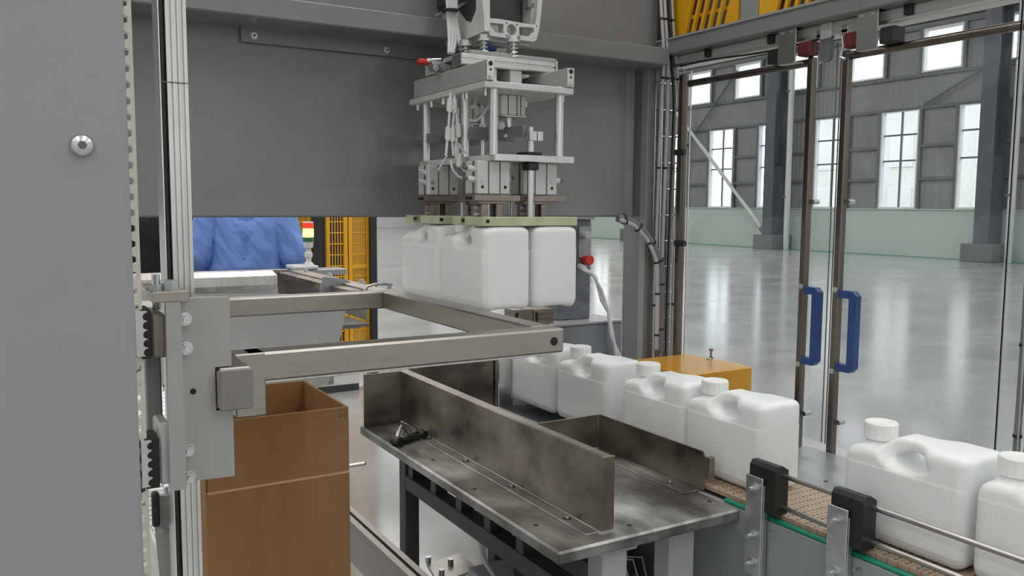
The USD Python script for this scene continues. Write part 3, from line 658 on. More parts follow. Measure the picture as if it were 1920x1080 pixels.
for (u, v) in ((887, 200), (898, 208)):
    p = at(u, v, y=2.2); obj('elbow_fitting', MB().cyl(p, p + [.02, 0, -.004], .006, 10).cyl(p + [0, -.012, 0], p + [0, .004, 0], .007, 12), 'hose_white', gr)
# toggle clamp on the left side bar
p = at(800, 118, y=2.36)
tc = obj('toggle_clamp', MB().box(p[0] - .01, p[0] + .03, 2.30, 2.36, p[2] - .012, p[2] - .004, .001).box(p[0] - .0, p[0] + .035, 2.35, 2.356, p[2] - .01, p[2] + .012, .001).box(p[0] - .005, p[0] + .045, 2.345, 2.35, p[2] + .008, p[2] + .013, .001), 'zinc', gr, label='zinc plated toggle clamp')
obj('clamp_handle', MB().box(p[0] - .035, p[0] - .006, 2.335, 2.36, p[2] - .009, p[2] + .008, .005), 'red_plastic', tc, label='red clamp handle')
obj('clamp_tip', MB().cyl((p[0] + .042, 2.345, p[2] + .012), (p[0] + .072, 2.345, p[2] + .013), .006, 12), 'rubber_black', tc)
obj('clamp_arm', MB().tube([(p[0] - .01, 2.35, p[2] + .004), (p[0] + .015, 2.348, p[2] + .01), (p[0] + .04, 2.345, p[2] + .012)], .004, 8), 'chrome', tc)
for k, du in enumerate((0, .03)):
    b = obj('clamp_screw', MB().cyl((p[0] - .012 + du, 2.30 - .03, p[2] - .026), (p[0] - .012 + du, 2.30, p[2] - .026), .010, 12), 'zinc', tc)

# ------------------------------------------------------------------ robot wrist
wr = thing('robot_wrist', 'cast aluminium robot wrist bracket with a round hole above the gripper', 'robot wrist')
yw = 2.22
out = [at(*q, y=yw)[[0, 2]] for q in ((905, -60), (905, 0), (908, 30), (914, 56), (921, 66), (1000, 77), (1005, 74), (1010, 55), (1013, 30), (1016, 0), (1020, -60))]
o = Polygon(out).buffer(.004).buffer(-.002)
inn = [at(*q, y=yw)[[0, 2]] for q in ((912, -60), (912, 0), (914, 30), (916, 34), (934, 35), (985, 44), (1003, 46), (1006, 30), (1008, 0), (1010, -60))]
h1 = Polygon([at(*q, y=yw)[[0, 2]] for q in ((916, 42), (944, 45), (944, 62), (928, 61), (924, 53), (916, 49))]).buffer(-.002).buffer(.002)
h2 = Polygon([at(*q, y=yw)[[0, 2]] for q in ((974, 50), (1001, 52), (1001, 60), (996, 62), (992, 68), (974, 66))]).buffer(-.002).buffer(.002)
c_ = at(959, 56, y=yw)[[0, 2]]
holes = [Polygon(inn), h1, h2, Point(*c_).buffer(.0165, 16)] + [Point(*at(*q, y=yw)[[0, 2]]).buffer(.0028, 6) for q in ((950, 43), (969, 46), (950, 67), (969, 69), (910, 37), (1006, 49))]
cast = o.difference(unary_union(holes))
if cast.geom_type != 'Polygon': cast = max(cast.geoms, key=lambda g: g.area)
wb = obj('front_casting', MB().prism(cast, 'y', yw, yw + .03), 'aluminium_matte', wr)
side = [at(*q, x=out[3][0])[[1, 2]] for q in ((914, 58), (845, 88), (838, 70), (834, 30), (832, -60), (848, -60), (848, 10), (870, 40), (890, 46), (900, 20), (902, -60), (912, -60))]
obj('side_casting', MB().prism(Polygon(side).buffer(.003), 'x', out[3][0] - .012, out[3][0] + .008), 'aluminium_matte', wr)
xR_ = out[6][0]
side2 = [(yw + .03, out[5][1] + .03), (yw + .2, out[5][1] + .05), (yw + .2, 2.5), (yw, 2.5)]
obj('side_casting', MB().prism(Polygon(side2).buffer(.003), 'x', xR_ - .004, xR_ + .012), 'aluminium_matte', wr)
obj('wrist_motor', MB().box(out[3][0] + .012, xR_ - .008, yw + .06, yw + .22, 2.150, 2.5, .012), 'dark_paint', wr)
obj('wrist_hub', MB().cyl((c_[0], yw + .13, 2.085), (c_[0], yw + .13, 2.16), .07, 24), 'aluminium_matte', wr)
obj('bracket_plate', MB().box(out[8][0] - .03, out[8][0] + .012, yw + .02, yw + .05, at(1000, 12, y=yw)[2], 2.32, .002), 'steel_block', wr)
obj('base_flange', MB().box(out[3][0] + .01, xR_ - .006, yw + .031, yw + .22, 2.088, 2.096, .003), 'aluminium_matte', wr)
obj('dark_arm', MB().box(at(815, 0, y=2.5)[0] + .0, out[3][0], 2.42, 2.49, at(815, 12, y=2.45)[2], 2.5, .006), 'dark_paint', wr)
for k, (u, v) in enumerate(((826, 24), (838, 18), (822, 28), (862, 10), (870, 8))):
    p = at(u, v, y=2.40); obj('fitting', MB().cyl(p + [0, .01, 0], p + [0, -.025, 0], .007, 10, r1=.005), 'zinc' if k else 'rubber_black', wr)
for k in range(5):
    du = k * 4
    obj('hose', MB().tube([at(838 + du, -60, y=2.36), at(839 + du, 0, y=2.35), at(841 + du * .9, 40, y=2.35), at(843 + du * 1.4 - (k == 4) * 4, 75, y=2.34), at(842 + du * .9 + (k > 2) * 14, 100 - (k > 2) * 4, y=2.32)], .006, 8), 'hose_white', wr)
obj('hose_tie', MB().cyl(at(846, 18, y=2.34), at(846, 21, y=2.34), .022, 14), 'cable_black', wr)

# ------------------------------------------------------------------ conveyor with its side rails
YC0, YC1 = -.1, 2.95
cv = thing('belt_conveyor', 'blue grey conveyor with a tan slat belt carrying the jerry cans', 'conveyor')
obj('side_panel', MB().box(1.512, 1.526, YC0, YC1, .30, .862, .002), 'panel_bluegrey', cv)
obj('inner_panel', MB().box(1.79, 1.804, YC0, YC1, .30, .852, .002), 'panel_bluegrey', cv)
obj('green_strip', MB().box(1.5125, 1.526, YC0, 1.51, .8625, .872, .003), 'green_strip', cv)
obj('top_plate', MB().box(1.80, 2.15, YC0, 1.79, .835, .847, .002), 'plate_grey', cv)
obj('bed', MB().box(1.526, 1.79, YC0, YC1, .82, .862), 'dark_paint', cv)
for k in range(9):
    p = (1.84 + .07 * (k % 2), .4 + .16 * k, .847); obj('plate_hole', MB().cyl(p, (p[0], p[1], .8475), .006, 10), 'hole_black', cv)
for y in (.0, 1.2, 2.6):
    for x in (1.54, 1.77): obj('leg', MB().box(x - .022, x + .022, y - .025, y + .025, 0, .32, .003), 'leg_grey', cv)
sl, mk = .0254, MB()
for k in range(int((2.06 - .45) / sl)):
    y = .45 + k * sl; obj('slat', MB().box(1.532, 1.786, y + .0006, y + sl - .0006, .868, .8795), 'slat_tan', cv, smooth=False)
    if y < 1.75:
        for j in range(18): mk.box(1.538 + .0138 * j, 1.545 + .0138 * j, y + .010, y + .015, .8794, .8799)
obj('slat_slots', mk, 'slat_mark', cv, smooth=False, kind='stuff')
def rail_clamp(y, lab):
    t = thing('rail_clamp', lab, 'rail clamp', (1.49, y, 0))
    obj('bracket', MB().box(-.004, .002, -.026, .026, .725, .968, .0015).box(.002, .016, -.026, -.021, .725, .95, .001), 'zinc', t)
    w = unary_union([Polygon([(.006, .885), (.050, .885), (.050, .99), (.03, 1.002), (.014, 1.002), (.006, .992)])]).buffer(-.004).buffer(.004)
    obj('clamp', MB().prism(w, 'y', -.055, .024), 'black_plastic', t)
    for z in (.940, .825, .757):
        b = obj('hex_bolt', MB().cyl((-.006, 0, z), (-.013, 0, z), .0095, 6).cyl((-.004, 0, z), (-.006, 0, z), .013, 18), 'zinc', t)
        obj('thread', MB().cyl((-.013, 0, z), (-.022, .0, z), .0055, 10), 'chrome', b)
    obj('standoff_pin', MB().cyl((.0, -.045, .845), (.02, -.045, .845), .003, 8), 'zinc', t)
rail_clamp(1.385, 'black clamp on a zinc bracket at the corner of the steel table'); rail_clamp(1.150, 'black clamp on a zinc bracket nearer the camera, in front of the pale plate')
for z, lab in ((.976, 'upper round steel guide rail along the conveyor'), (.900, 'lower round steel guide rail along the conveyor')):
    t = thing('guide_rail', lab, 'guide rail'); obj('rod', MB().cyl((1.530, 1.43, z), (1.530, -.05, z), .0062, 14), 'rod_steel', t); obj('rod_end', MB().cyl((1.530, 1.43, z), (1.530, 1.433, z), .0052, 14), 'chrome', t)
t = thing('far_guide_rail', 'steel guide rail on the far side of the conveyor behind the cans', 'guide rail'); obj('rod', MB().cyl((1.775, 2.9, .96), (1.775, 1.9, .96), .006, 12), 'rod_steel', t); obj('rod_stand', MB().box(1.768, 1.789, 2.1, 2.115, .863, .965, .001), 'zinc', t)

# yellow motor cover behind the cans
t = thing('motor_cover', 'yellow sheet metal cover box behind the jerry cans', 'machine cover')
pts = [(1.925, 2.08), (2.20, 2.08), (2.20, 2.40), (1.925, 2.40)]
obj('near_shell', MB().box(1.905, 2.197, 2.072, 2.245, .95, 1.05, .004), 'yellow_orange', t); obj('far_shell', MB().box(1.915, 2.197, 2.251, 2.40, .95, 1.046, .004), 'yellow_orange', t)
obj('base', MB().box(1.93, 2.18, 2.09, 2.39, .847, .95, .002), 'machine_grey', t)
p = at(1333, 672, z=1.05); k_ = obj('grease_nipple', MB().cyl((p[0], p[1], 1.049), (p[0], p[1], 1.056), .009, 6).cyl((p[0], p[1], 1.056), (p[0], p[1], 1.078), .004, 10).cyl((p[0], p[1], 1.078), (p[0], p[1], 1.086), .008, 10), 'bronze_steel', t)
obj('latch', MB().box(p[0] - .03, p[0] - .018, 2.24, 2.258, 1.049, 1.056, .002), 'zinc', t)

# ------------------------------------------------------------------ stainless table and its guides
tb = thing('steel_table', 'stainless steel side table with a worn top on grey and black legs', 'table')
obj('tabletop', MB().box(.978, 1.512, 1.452, 2.66, .832, .862, .005), 'steel_top', tb)
for (x, y, w) in ((1.152, 1.50, .036), (1.372, 1.52, .040)):
    l = obj('front_leg', MB().box(x - w, x + w, y - .02, y + .04, .02, .818, .004), 'leg_grey', tb, label='light grey square leg')
    obj('leg_flange', MB().box(x - w - .015, x + w + .02, y - .03, y + .05, .818, .832, .002), 'leg_grey', l)
obj('rear_leg', MB().box(1.065, 1.115, 2.48, 2.53, .02, .832, .003), 'dark_paint', tb, label='black square rear leg')
obj('rear_leg', MB().box(1.40, 1.45, 2.48, 2.53, .02, .832, .003), 'dark_paint', tb, label='black square rear leg')
obj('side_rail', MB().box(1.065, 1.115, 1.545, 2.479, .680, .728, .003), 'dark_paint', tb, label='black steel side rail')
obj('cross_rail', MB().box(1.116, 1.40, 2.49, 2.53, .680, .728, .003), 'dark_paint', tb)
for k in range(5):
    y = 1.75 + .17 * k; obj('spacer', MB().box(1.07, 1.11, y, y + .035, .728, .832), 'dark_paint', tb, smooth=False)
for (u, v) in ((1180, 985), (1330, 940), (1005, 985), (890, 917), (812, 862)):
    p = at(u, v, z=.862); obj('top_hole', MB().cyl(p, p + [0, 0, .0004], .006, 12), 'hole_black', tb)
def guide(name, parts, bolts, lab):
    t = thing(name, lab, 'steel guide')
    for nm, b, m in parts: obj(nm, b, m, t)
    for (x, y) in bolts:
        b = obj('bolt', MB().bolt((x, y, .8655), (0, 0, 1), .0055, .007, 6), 'zinc', t); obj('washer', MB().cyl((x, y, .8655), (x, y, .867), .011, 14), 'steel_plate', b)
guide('guide_angle', [('face_plate', MB().box(1.118, 1.124, 1.492, 2.64, .866, 1.04, .002), 'steel_plate'), ('end_fold', MB().box(1.124, 1.156, 1.492, 1.498, .866, 1.04, .002), 'steel_plate'), ('top_fold', MB().box(1.124, 1.150, 1.498, 2.64, 1.034, 1.04, .002), 'steel_plate'),
      ('foot_flange', MB().box(1.082, 1.118, 1.50, 2.62, .862, .866, .001), 'steel_top'), ('end_plate', MB().box(.985, 1.118, 2.634, 2.64, .8625, 1.04, .001), 'steel_plate')],
      [(1.10, 1.60), (1.10, 1.86), (1.10, 2.12)], 'long tall stainless steel guide plate standing along the table')
guide('corner_guide', [('face_plate', MB().prism([(1.59, .866), (2.05, .866), (2.05, .968), (1.60, .968), (1.59, .955)], 'x', 1.522, 1.527), 'steel_plate'), ('chamfer_end', MB().box(1.527, 1.545, 1.575, 1.59, .90, .955, .001), 'steel_plate'),
      ('cross_plate', MB().box(1.25, 1.522, 2.05, 2.055, .866, .968, .001), 'steel_plate'), ('foot_flange', MB().box(1.462, 1.522, 1.60, 2.04, .862, .866, .001), 'steel_top')],
      [(1.485, 1.68), (1.485, 1.93)], 'low stainless corner guide beside the jerry cans')
p0, p1 = at(770, 700, y=2.66), at(936, 755, y=2.66)
guide('back_plate', [('face_plate', MB().box(1.16, p1[0] - .02, 2.664, 2.67, .70, 1.05, .002), 'steel_plate'), ('end_fold', MB().box(p1[0] - .02, p1[0] - .006, 2.655, 2.67, .70, 1.05, .002), 'steel_plate')], [], 'dark stainless plate across the far end of the table')
t = thing('sensor_plate', 'white sensor bracket with a black plug next to the furthest jerry can', 'sensor', (1.535, 2.69, .88))
obj('plate', MB().box(0, .05, 0, .008, .045, .17, .002), 'white_sheet', t); obj('edge_bar', MB().box(.052, .060, -.004, .01, 0, .175, .001), 'frame_white', t)
obj('plug', MB().cyl((-.012, -.002, .07), (-.012, -.002, .14), .008, 10), 'black_plastic', t); obj('stem', MB().box(0, .06, 0, .008, -.02, .045, .001), 'zinc', t)
# small scrap fitting on the table
p = at(783, 825, z=.862)
t = thing('metal_fitting', 'small black and bright metal fitting lying on the table', 'metal fitting', (p[0] - .03, p[1], .862), 20)
obj('lever', MB().tube([(-.045, .01, .008), (-.03, .015, .03), (-.012, .02, .05)], [.006, .006, .004], 8), 'chrome', t)
obj('clip', MB().box(-.005, .045, -.004, .012, .022, .028, .001, ), 'chrome', t); obj('base_bar', MB().box(-.055, .055, -.012, .012, .0005, .014, .003), 'black_plastic', t)
obj('wheel', MB().cyl((-.055, -.02, .014), (-.055, .015, .014), .014, 14), 'black_plastic', t); obj('wheel', MB().cyl((.05, -.022, .014), (.05, .015, .014), .014, 14), 'black_plastic', t)
obj('spring', MB().tube([(.02 * math.cos(a) * .3 + a * .004 - .02, .008 * math.sin(a), .026 + .006 * math.cos(a)) for a in np.linspace(0, 18, 60)], .0015, 5), 'black_plastic', t)
obj('pin', MB().cyl((-.01, -.012, .022), (-.008, .018, .044), .004, 8), 'dark_paint', t); obj('screw', MB().cyl((.03, -.03, .004), (.06, -.04, .004), .004, 8), 'dark_paint', t)

# ------------------------------------------------------------------ carton on the roller conveyor
cx0, cx1, cy0, cy1, cz0, czc, cz1 = .279, .549, 1.552, 1.838, .803, 1.082, 1.211
t = thing('carton', 'open brown cardboard carton with raised flaps under the lift frame', 'cardboard box'); th = .005
def board(nm, x0, x1, y0, y1, z0, z1): obj(nm, MB().box(x0, x1, y0, y1, z0, z1, .0012), 'cardboard', t)
board('front_wall', cx0, cx1, cy0, cy0 + th, cz0, czc - .001); board('front_flap', cx0 + .004, cx1 - .001, cy0 - .002, cy0 + th - .002, czc + .001, cz1)
board('back_wall', cx0, cx1, cy1 - th, cy1, cz0, czc); board('back_flap', cx0 + .002, cx1 - .002, cy1 - th, cy1, czc + .001, cz1)
board('left_wall', cx0, cx0 + th, cy0 + th, cy1 - th, cz0, czc); board('left_flap', cx0, cx0 + th, cy0 + th + .001, cy1 - th - .001, czc + .001, cz1)
board('right_wall', cx1 - th, cx1, cy0 + th, cy1 - th, cz0, czc); board('right_flap', cx1 - th, cx1, cy0 + th + .001, cy1 - th - .001, czc + .001, cz1 - .001)
board('bottom', cx0 + th, cx1 - th, cy0 + th, cy1 - th, cz0, cz0 + th)
obj('crease', MB().box(cx0 + .003, cx1 - .002, cy0 - .0014, cy0, czc - .004, czc + .002, .0006), 'cardboard_edge', t, label='paler crease line')
for x in (cx1 - .02, cx1 - .012): obj('print_mark', MB().box(x, x + .004, cy0 - .0026, cy0 - .0018, cz1 - .02, cz1 - .012), 'slat_mark', t)
rc = thing('roller_conveyor', 'steel roller conveyor under the cardboard carton', 'roller conveyor')
for k in range(46):
    y = .95 + k * .078; obj('roller', MB().cyl((.266, y, .7775), (.535, y, .7775), .0245, 12), 'chrome', rc)
obj('side_rail', MB().box(.252, .262, .9, 4.6, .70, .812, .003), 'aluminium', rc)
s_ = unary_union([sbox(.703, .70, .742, .812)])
prof = sbox(.703, .70, .742, .806).difference(sbox(.718, .798, .727, .81)).difference(sbox(.737, .722, .75, .73))
obj('side_rail', MB().prism(prof, 'y', .9, 4.6), 'stainless', rc); obj('rail_cap', MB().box(.7205, .7245, .9, 4.6, .796, .801), 'rubber_black', rc)
for y in (1.1, 2.5, 4.2):
    for x in (.27, .72): obj('leg', MB().box(x - .018, x + .018, y - .02, y + .02, 0, .70, .003), 'leg_grey', rc)
    obj('tie_bar', MB().box(.27, .72, y - .015, y + .015, .62, .66, .002), 'leg_grey', rc)
obj('inner_rail', MB().box(.538, .546, .9, 4.6, .70, .80, .002), 'aluminium', rc)
t = thing('stop_rod', 'thin steel stop rod sticking out beside the carton', 'rod'); p = at(683, 869, y=1.87)
obj('rod', MB().cyl((.256, 1.87, p[2]), (p[0], 1.87, p[2]), .0045, 10), 'rod_steel', t); obj('post', MB().box(.252, .270, 1.86, 1.88, .812, p[2] + .02, .002), 'zinc', t); obj('rod_tip', MB().cyl((p[0], 1.87, p[2]), (p[0] + .003, 1.87, p[2]), .0035, 10), 'hole_black', t)

# ------------------------------------------------------------------ mast, belt, rail, lift carriage
t = thing('mast_column', 'wide light grey folded steel column at the left edge', 'column')
cs = Polygon([(-.22, .70), (.079, .70), (.079, .80), (.067, .80), (.067, .712), (-.208, .712), (-.208, .80), (-.22, .80)])
o = sbox(-.22, .70, .079, .82).buffer(-.012).buffer(.012).difference(sbox(-.208, .708, .071, .83))
obj('folded_sheet', MB().prism(o, 'z', .01, 3.0), 'mast_grey', t); obj('base_plate', MB().box(-.24, .09, .69, .84, 0, .01, .001), 'machine_grey', t)
p = at(153, 273, y=.70); b = obj('button_bolt', MB().lathe([(.0, -.0075), (.004, -.0073), (.007, -.0055), (.0085, -.002), (.0088, 0)], p, 20, axis='y'), 'chrome', t)
obj('hex_socket', MB().cyl(p + [0, -.0080, 0], p + [0, -.0070, 0], .0032, 6), 'hall_steel_grey', b)
t = thing('toothed_belt', 'cream toothed drive belt running down beside the mast column', 'drive belt')
bx = .1515
obj('backing', MB().box(bx - .001, bx + .003, 1.30, 1.316, .15, 2.9), 'belt_cream', t, smooth=False)
pit = .0222; tm_ = MB()
for k in range(int((2.9 - .9) / pit)):
    z = .9 + k * pit; tm_ = MB(); tm_.prism(Polygon([(bx - .001, z + .0025), (bx - .0075, z + .0055), (bx - .0085, z + .008), (bx - .0085, z + .0125), (bx - .0075, z + .015), (bx - .001, z + .018)]), 'y', 1.30, 1.316)
    obj('tooth', tm_, 'belt_cream', t, smooth=False)
obj('lower_pulley', MB().cyl((bx - .035, 1.295, .16), (bx - .035, 1.321, .16), .036, 24), 'aluminium_matte', t)
obj('upper_pulley', MB().cyl((bx - .035, 1.295, 2.9), (bx - .035, 1.321, 2.9), .036, 24), 'aluminium_matte', t)
t = thing('guide_profile', 'tall aluminium guide profile with a dark linear rail behind the lift carriage', 'linear guide')
x0 = at(318, 300, y=1.40)[0]; x1 = at(357, 300, y=1.40)[0]; xd0 = at(305, 300, y=1.40)[0]
pr = sbox(x0, 1.40, x1, 1.47)
for f in (.22, .5, .78): pr = pr.difference(sbox(x0 + (x1 - x0) * f - .0015, 1.39, x0 + (x1 - x0) * f + .0015, 1.404))
pr = pr.difference(sbox(x0 + (x1 - x0) * .58, 1.39, x0 + (x1 - x0) * .70, 1.401))
obj('profile', MB().prism(pr, 'z', .01, 3.0), 'aluminium', t, smooth=False)
obj('linear_rail', MB().box(xd0 + .002, x0, 1.41, 1.46, .01, 3.0, .002), 'dark_paint', t, label='dark linear rail'); obj('rail_edge', MB().box(xd0, xd0 + .002, 1.405, 1.46, .01, 3.0), 'aluminium', t)
obj('foot', MB().box(xd0 - .02, x1 + .02, 1.38, 1.49, 0, .01, .001), 'machine_grey', t)
obj('joint_line', MB().box(xd0 + .002, x1 + .0003, 1.3995, 1.401, at(330, 155, y=1.4)[2] - .0008, at(330, 155, y=1.4)[2] + .0008), 'hall_steel_grey', t)

lc = thing('lift_carriage', 'grey lift carriage with a square stainless tube frame reaching over the carton', 'lift carriage')
Q = lambda u, v, y=1.30: at(u, v, y=y)
a, b = Q(340, 560), Q(431, 557); c, d = Q(441, 893), Q(345, 905)
pl = Polygon([(a[0], a[2]), (b[0], b[2]), (c[0], c[2]), (d[0], d[2])])
ta, tb_ = at(405, 690, y=1.30), at(473, 762, y=1.30)
pl = pl.difference(sbox(ta[0] - .001, tb_[2] - .001, .5, ta[2] + .001))
obj('main_plate', MB().prism(pl.buffer(-.0015).buffer(.0015), 'y', 1.302, 1.318), 'carriage_paint', lc)
e, f_ = Q(313, 568, 1.285), Q(350, 917, 1.285)
obj('edge_plate', MB().prism(Polygon([(Q(311, 568, 1.285)[0], e[2]), (Q(339, 568, 1.285)[0], e[2]), (Q(350, 917, 1.285)[0], f_[2]), (Q(320, 917, 1.285)[0], f_[2])]), 'y', 1.285, 1.301), 'carriage_paint', lc)
obj('slide_block', MB().box(.20, .255, 1.319, 1.398, 1.20, 1.44, .004), 'steel_block', lc)
for (u, v) in ((346, 598), (348, 652), (352, 843), (354, 893)):
    p = Q(u, v, 1.302); bb = obj('hex_bolt', MB().cyl(p + [0, -.012, 0], p + [0, -.004, 0], .0085, 6).cyl(p + [0, -.004, 0], p, .010, 16), 'zinc', lc); obj('thread', MB().cyl(p + [0, -.018, 0], p + [0, -.012, 0], .005, 10), 'chrome', bb)
p = Q(362, 734, 1.302); obj('plate_hole', MB().cyl(p + [0, -.0006, 0], p + [0, .001, 0], .0045, 14), 'hole_black', lc)
# square stainless frame
obj('cross_tube', MB().box(ta[0], tb_[0], 1.288, 1.475, tb_[2], ta[2], .005), 'stainless', lc); obj('end_plug', MB().box(ta[0] + .001, tb_[0] - .001, 1.282, 1.2875, tb_[2] + .001, ta[2] - .001, .003), 'plug_grey', lc, label='square grey end plug')
eb = [at(*q, y=1.425) for q in ((440, 665), (500, 778))]
obj('elbow', MB().box(eb[0][0], eb[1][0], 1.425, 1.475, eb[1][2], 1.352, .002), 'stainless', lc)
obj('front_tube', MB().box(eb[1][0] - .03, .967, 1.4252, 1.475, 1.302, 1.352, .004), 'stainless', lc)
obj('front_hole', MB().cyl((at(1039, 640, y=1.425)[0], 1.4246, at(1039, 640, y=1.425)[2]), (at(1039, 640, y=1.425)[0], 1.427, at(1039, 640, y=1.425)[2]), .0088, 20), 'hole_black', lc)
obj('right_tube', MB().box(.917, .967, 1.4755, 2.29, 1.302, 1.352, .004), 'stainless', lc); obj('back_tube', MB().box(.30, .967, 2.2905, 2.34, 1.302, 1.352, .004), 'stainless', lc)
obj('left_tube', MB().box(.255, .305, 1.4755, 2.34, 1.302, 1.352, .004), 'stainless', lc)
obj('under_strip', MB().box(eb[1][0] + .002, .93, 1.44, 1.47, 1.296, 1.301, .001), 'stainless_bright', lc)
# clamp blocks that grip the belt
for (v0, v1, ub) in ((590, 672, 0), (795, 912, 1)):
    za, zb = Q(290, v0)[2], Q(290, v1)[2]
    k0 = Q(283 if not ub else 297, v0)[0]; k1 = Q(311 if not ub else 318, v0)[0]
    obj('clamp_block', MB().box(k0, k1, 1.30, 1.40, zb, za, .003), 'steel_block' if not ub else 'aluminium_matte', lc)
    jaw0 = Q(252 if not ub else 262, v0)[0]; jaw1 = Q(274 if not ub else 281, v0)[0]
    zt_, zb_ = Q(262, 583 if not ub else 826)[2], Q(262, 667 if not ub else 912)[2]
    tj = sbox(jaw0, zb_, jaw1, zt_)
    n = 5
    for i in range(n):
        zz = zt_ - (i + .6) * (zt_ - zb_) / n; tj = tj.difference(Point(jaw1, zz).buffer(.006))
    obj('toothed_jaw', MB().prism(tj, 'y', 1.29, 1.296), 'aluminium_matte', lc, smooth=False)
    obj('belt_piece', MB().box(jaw1 - .008, k0 - .001, 1.297, 1.35, zb_ - .005, zt_ + .002, .001), 'rubber_black', lc)
    obj('jaw_back', MB().box(jaw0 - .014, jaw0, 1.30, 1.35, zb_ - .02, zt_ + .005, .001), 'dark_paint', lc)
    for i in (.2, .8):
        p = np.array([jaw0 - .006, 1.30, zb_ + (zt_ - zb_) * i]); obj('jaw_screw', MB().bolt(p, (0, -1, 0), .0035, .005, 8), 'chrome', lc)
q0, q1 = Q(283, 547), Q(352, 560)
tp = obj('top_bracket', MB().box(q0[0], q1[0], 1.29, 1.36, q1[2] - .003, q0[2], .001), 'stainless', lc)
pn = Q(325, 535); obj('lock_nut', MB().cyl((pn[0], 1.325, q0[2]), (pn[0], 1.325, q0[2] + .014), .011, 6), 'zinc', lc)
pn = Q(292, 525, 1.33); obj('tension_screw', MB().cyl((pn[0], 1.33, q0[2] - .03), (pn[0], 1.33, q0[2] + .022), .006, 10).cyl((pn[0], 1.33, q0[2]), (pn[0], 1.33, q0[2] + .008), .012, 6), 'zinc', lc)
obj('top_tab', MB().box(Q(278, 535)[0], Q(300, 545)[0], 1.33, 1.37, q0[2] + .0, q0[2] + .006, .001), 'stainless', lc)
obj('back_plate', MB().box(Q(282, 700)[0], Q(314, 700)[0], 1.36, 1.398, Q(300, 905)[2], Q(300, 650)[2], .002), 'machine_grey_light', lc)
# base bracket low at the mast foot
t = thing('motor_bracket', 'pale grey sloping motor bracket low beside the toothed belt', 'bracket')
p0, p1, p2, p3 = at(285, 930, y=1.5), at(332, 930, y=1.5), at(335, 1100, y=1.5), at(310, 1100, y=1.5)
obj('sloping_plate', MB().prism([(p0[0], p0[2]), (p1[0], p1[2]), (p2[0], .80), (p3[0], .80)], 'y', 1.50, 1.51), 'carriage_paint', t)
pm = at(292, 955, y=1.49); obj('black_knob', MB().box(pm[0] - .006, pm[0] + .006, 1.485, 1.499, pm[2] - .03, pm[2] + .03, .003), 'black_plastic', t); pm = at(304, 997, y=1.49); obj('bolt', MB().bolt((pm[0], 1.499, pm[2]), (0, -1, 0), .005, .006), 'zinc', t)
obj('foot_bar', MB().box(.14, .185, 1.50, 1.56, .78, .80), 'leg_grey', t); obj('stand', MB().box(.15, .18, 1.51, 1.55, 0, .78, .002), 'leg_grey', t)

# ------------------------------------------------------------------ behind the lift: cabinet, trough, worker, fence, signal tower
B = lambda u, v, y: at(u, v, y=y)
t = thing('white_cabinet', 'white sheet metal machine cabinet behind the lift frame', 'machine cabinet')
yb = 3.2; pp = [B(*q, yb)[[0, 2]] for q in ((240, 552), (653, 552), (650, 575), (637, 640), (615, 722), (240, 722))]
obj('front_sheet', MB().prism(Polygon([tuple(p) for p in pp]).buffer(-.004).buffer(.004), 'y', yb, yb + .01), 'white_sheet', t)
q0, q1 = B(240, 540, yb + .06), B(521, 562, yb + .06)
obj('upper_sheet', MB().prism([(q0[0], q1[2]), (B(523, 562, yb + .06)[0], q1[2]), (B(519, 535, yb + .06)[0], q0[2] + .02), (q0[0], q0[2] + .02)], 'y', yb + .06, yb + .07), 'white_sheet', t)
r0, r1 = B(240, 516, yb + .05), B(520, 541, yb + .05)
rl = obj('rolled_trim', MB().box(r0[0], r1[0], yb + .03, yb + .09, r1[2], r0[2], .018), 'stainless_bright', t, label='rolled stainless trim')
for u in (421, 508):
    p = B(u, 528, yb + .03); obj('trim_bolt', MB().bolt((p[0], yb + .031, p[2]), (0, -1, 0), .010, .003, 14), 'stainless_bright', rl)
obj('side_wall', MB().box(pp[0][0], pp[0][0] + .01, yb + .01, 3.9, pp[5][1], pp[0][1]), 'white_sheet', t)
for x in (.10, .80): obj('leg', MB().box(x, x + .05, yb + .02, yb + .07, 0, .95, .002), 'leg_grey', t)
t = thing('steel_trough', 'stainless trough frame with bolted side rails behind the lift frame', 'trough')
obj('right_rail', MB().box(1.285, 1.36, 3.24, 4.56, 1.236, 1.247, .002), 'stainless', t); obj('rail_web', MB().box(1.262, 1.268, 3.34, 4.56, 1.12, 1.236, .001), 'stainless', t)
obj('inner_rail', MB().box(1.23, 1.284, 3.45, 4.56, 1.205, 1.238, .002), 'steel_plate', t)
obj('back_rail', MB().box(.45, 1.284, 4.57, 4.62, 1.00, 1.252, .002), 'stainless', t); obj('left_rail', MB().box(.80, .815, 3.4, 4.56, 1.12, 1.21, .001), 'stainless', t)
obj('trough_floor', MB().box(.82, 1.26, 3.3, 4.55, 1.10, 1.112, .001), 'machine_grey', t)
a_, b_ = B(602, 522, 3.7), B(662, 548, 3.7)
obj('tilted_plate', MB().prism([(B(606, 519, 3.7)[0], B(606, 519, 3.7)[2]), (B(648, 523, 3.7)[0], B(648, 523, 3.7)[2]), (B(662, 533, 3.7)[0], B(662, 533, 3.7)[2]), (B(655, 552, 3.7)[0], B(655, 552, 3.7)[2]), (B(600, 548, 3.7)[0], B(600, 548, 3.7)[2])], 'y', 3.7, 3.71), 'plate_grey', t)
obj('curved_lip', MB().tube([B(683, 546, 3.3), B(690, 537, 3.3), B(704, 533, 3.3), B(735, 533, 3.3)], .006, 8), 'stainless_bright', t)
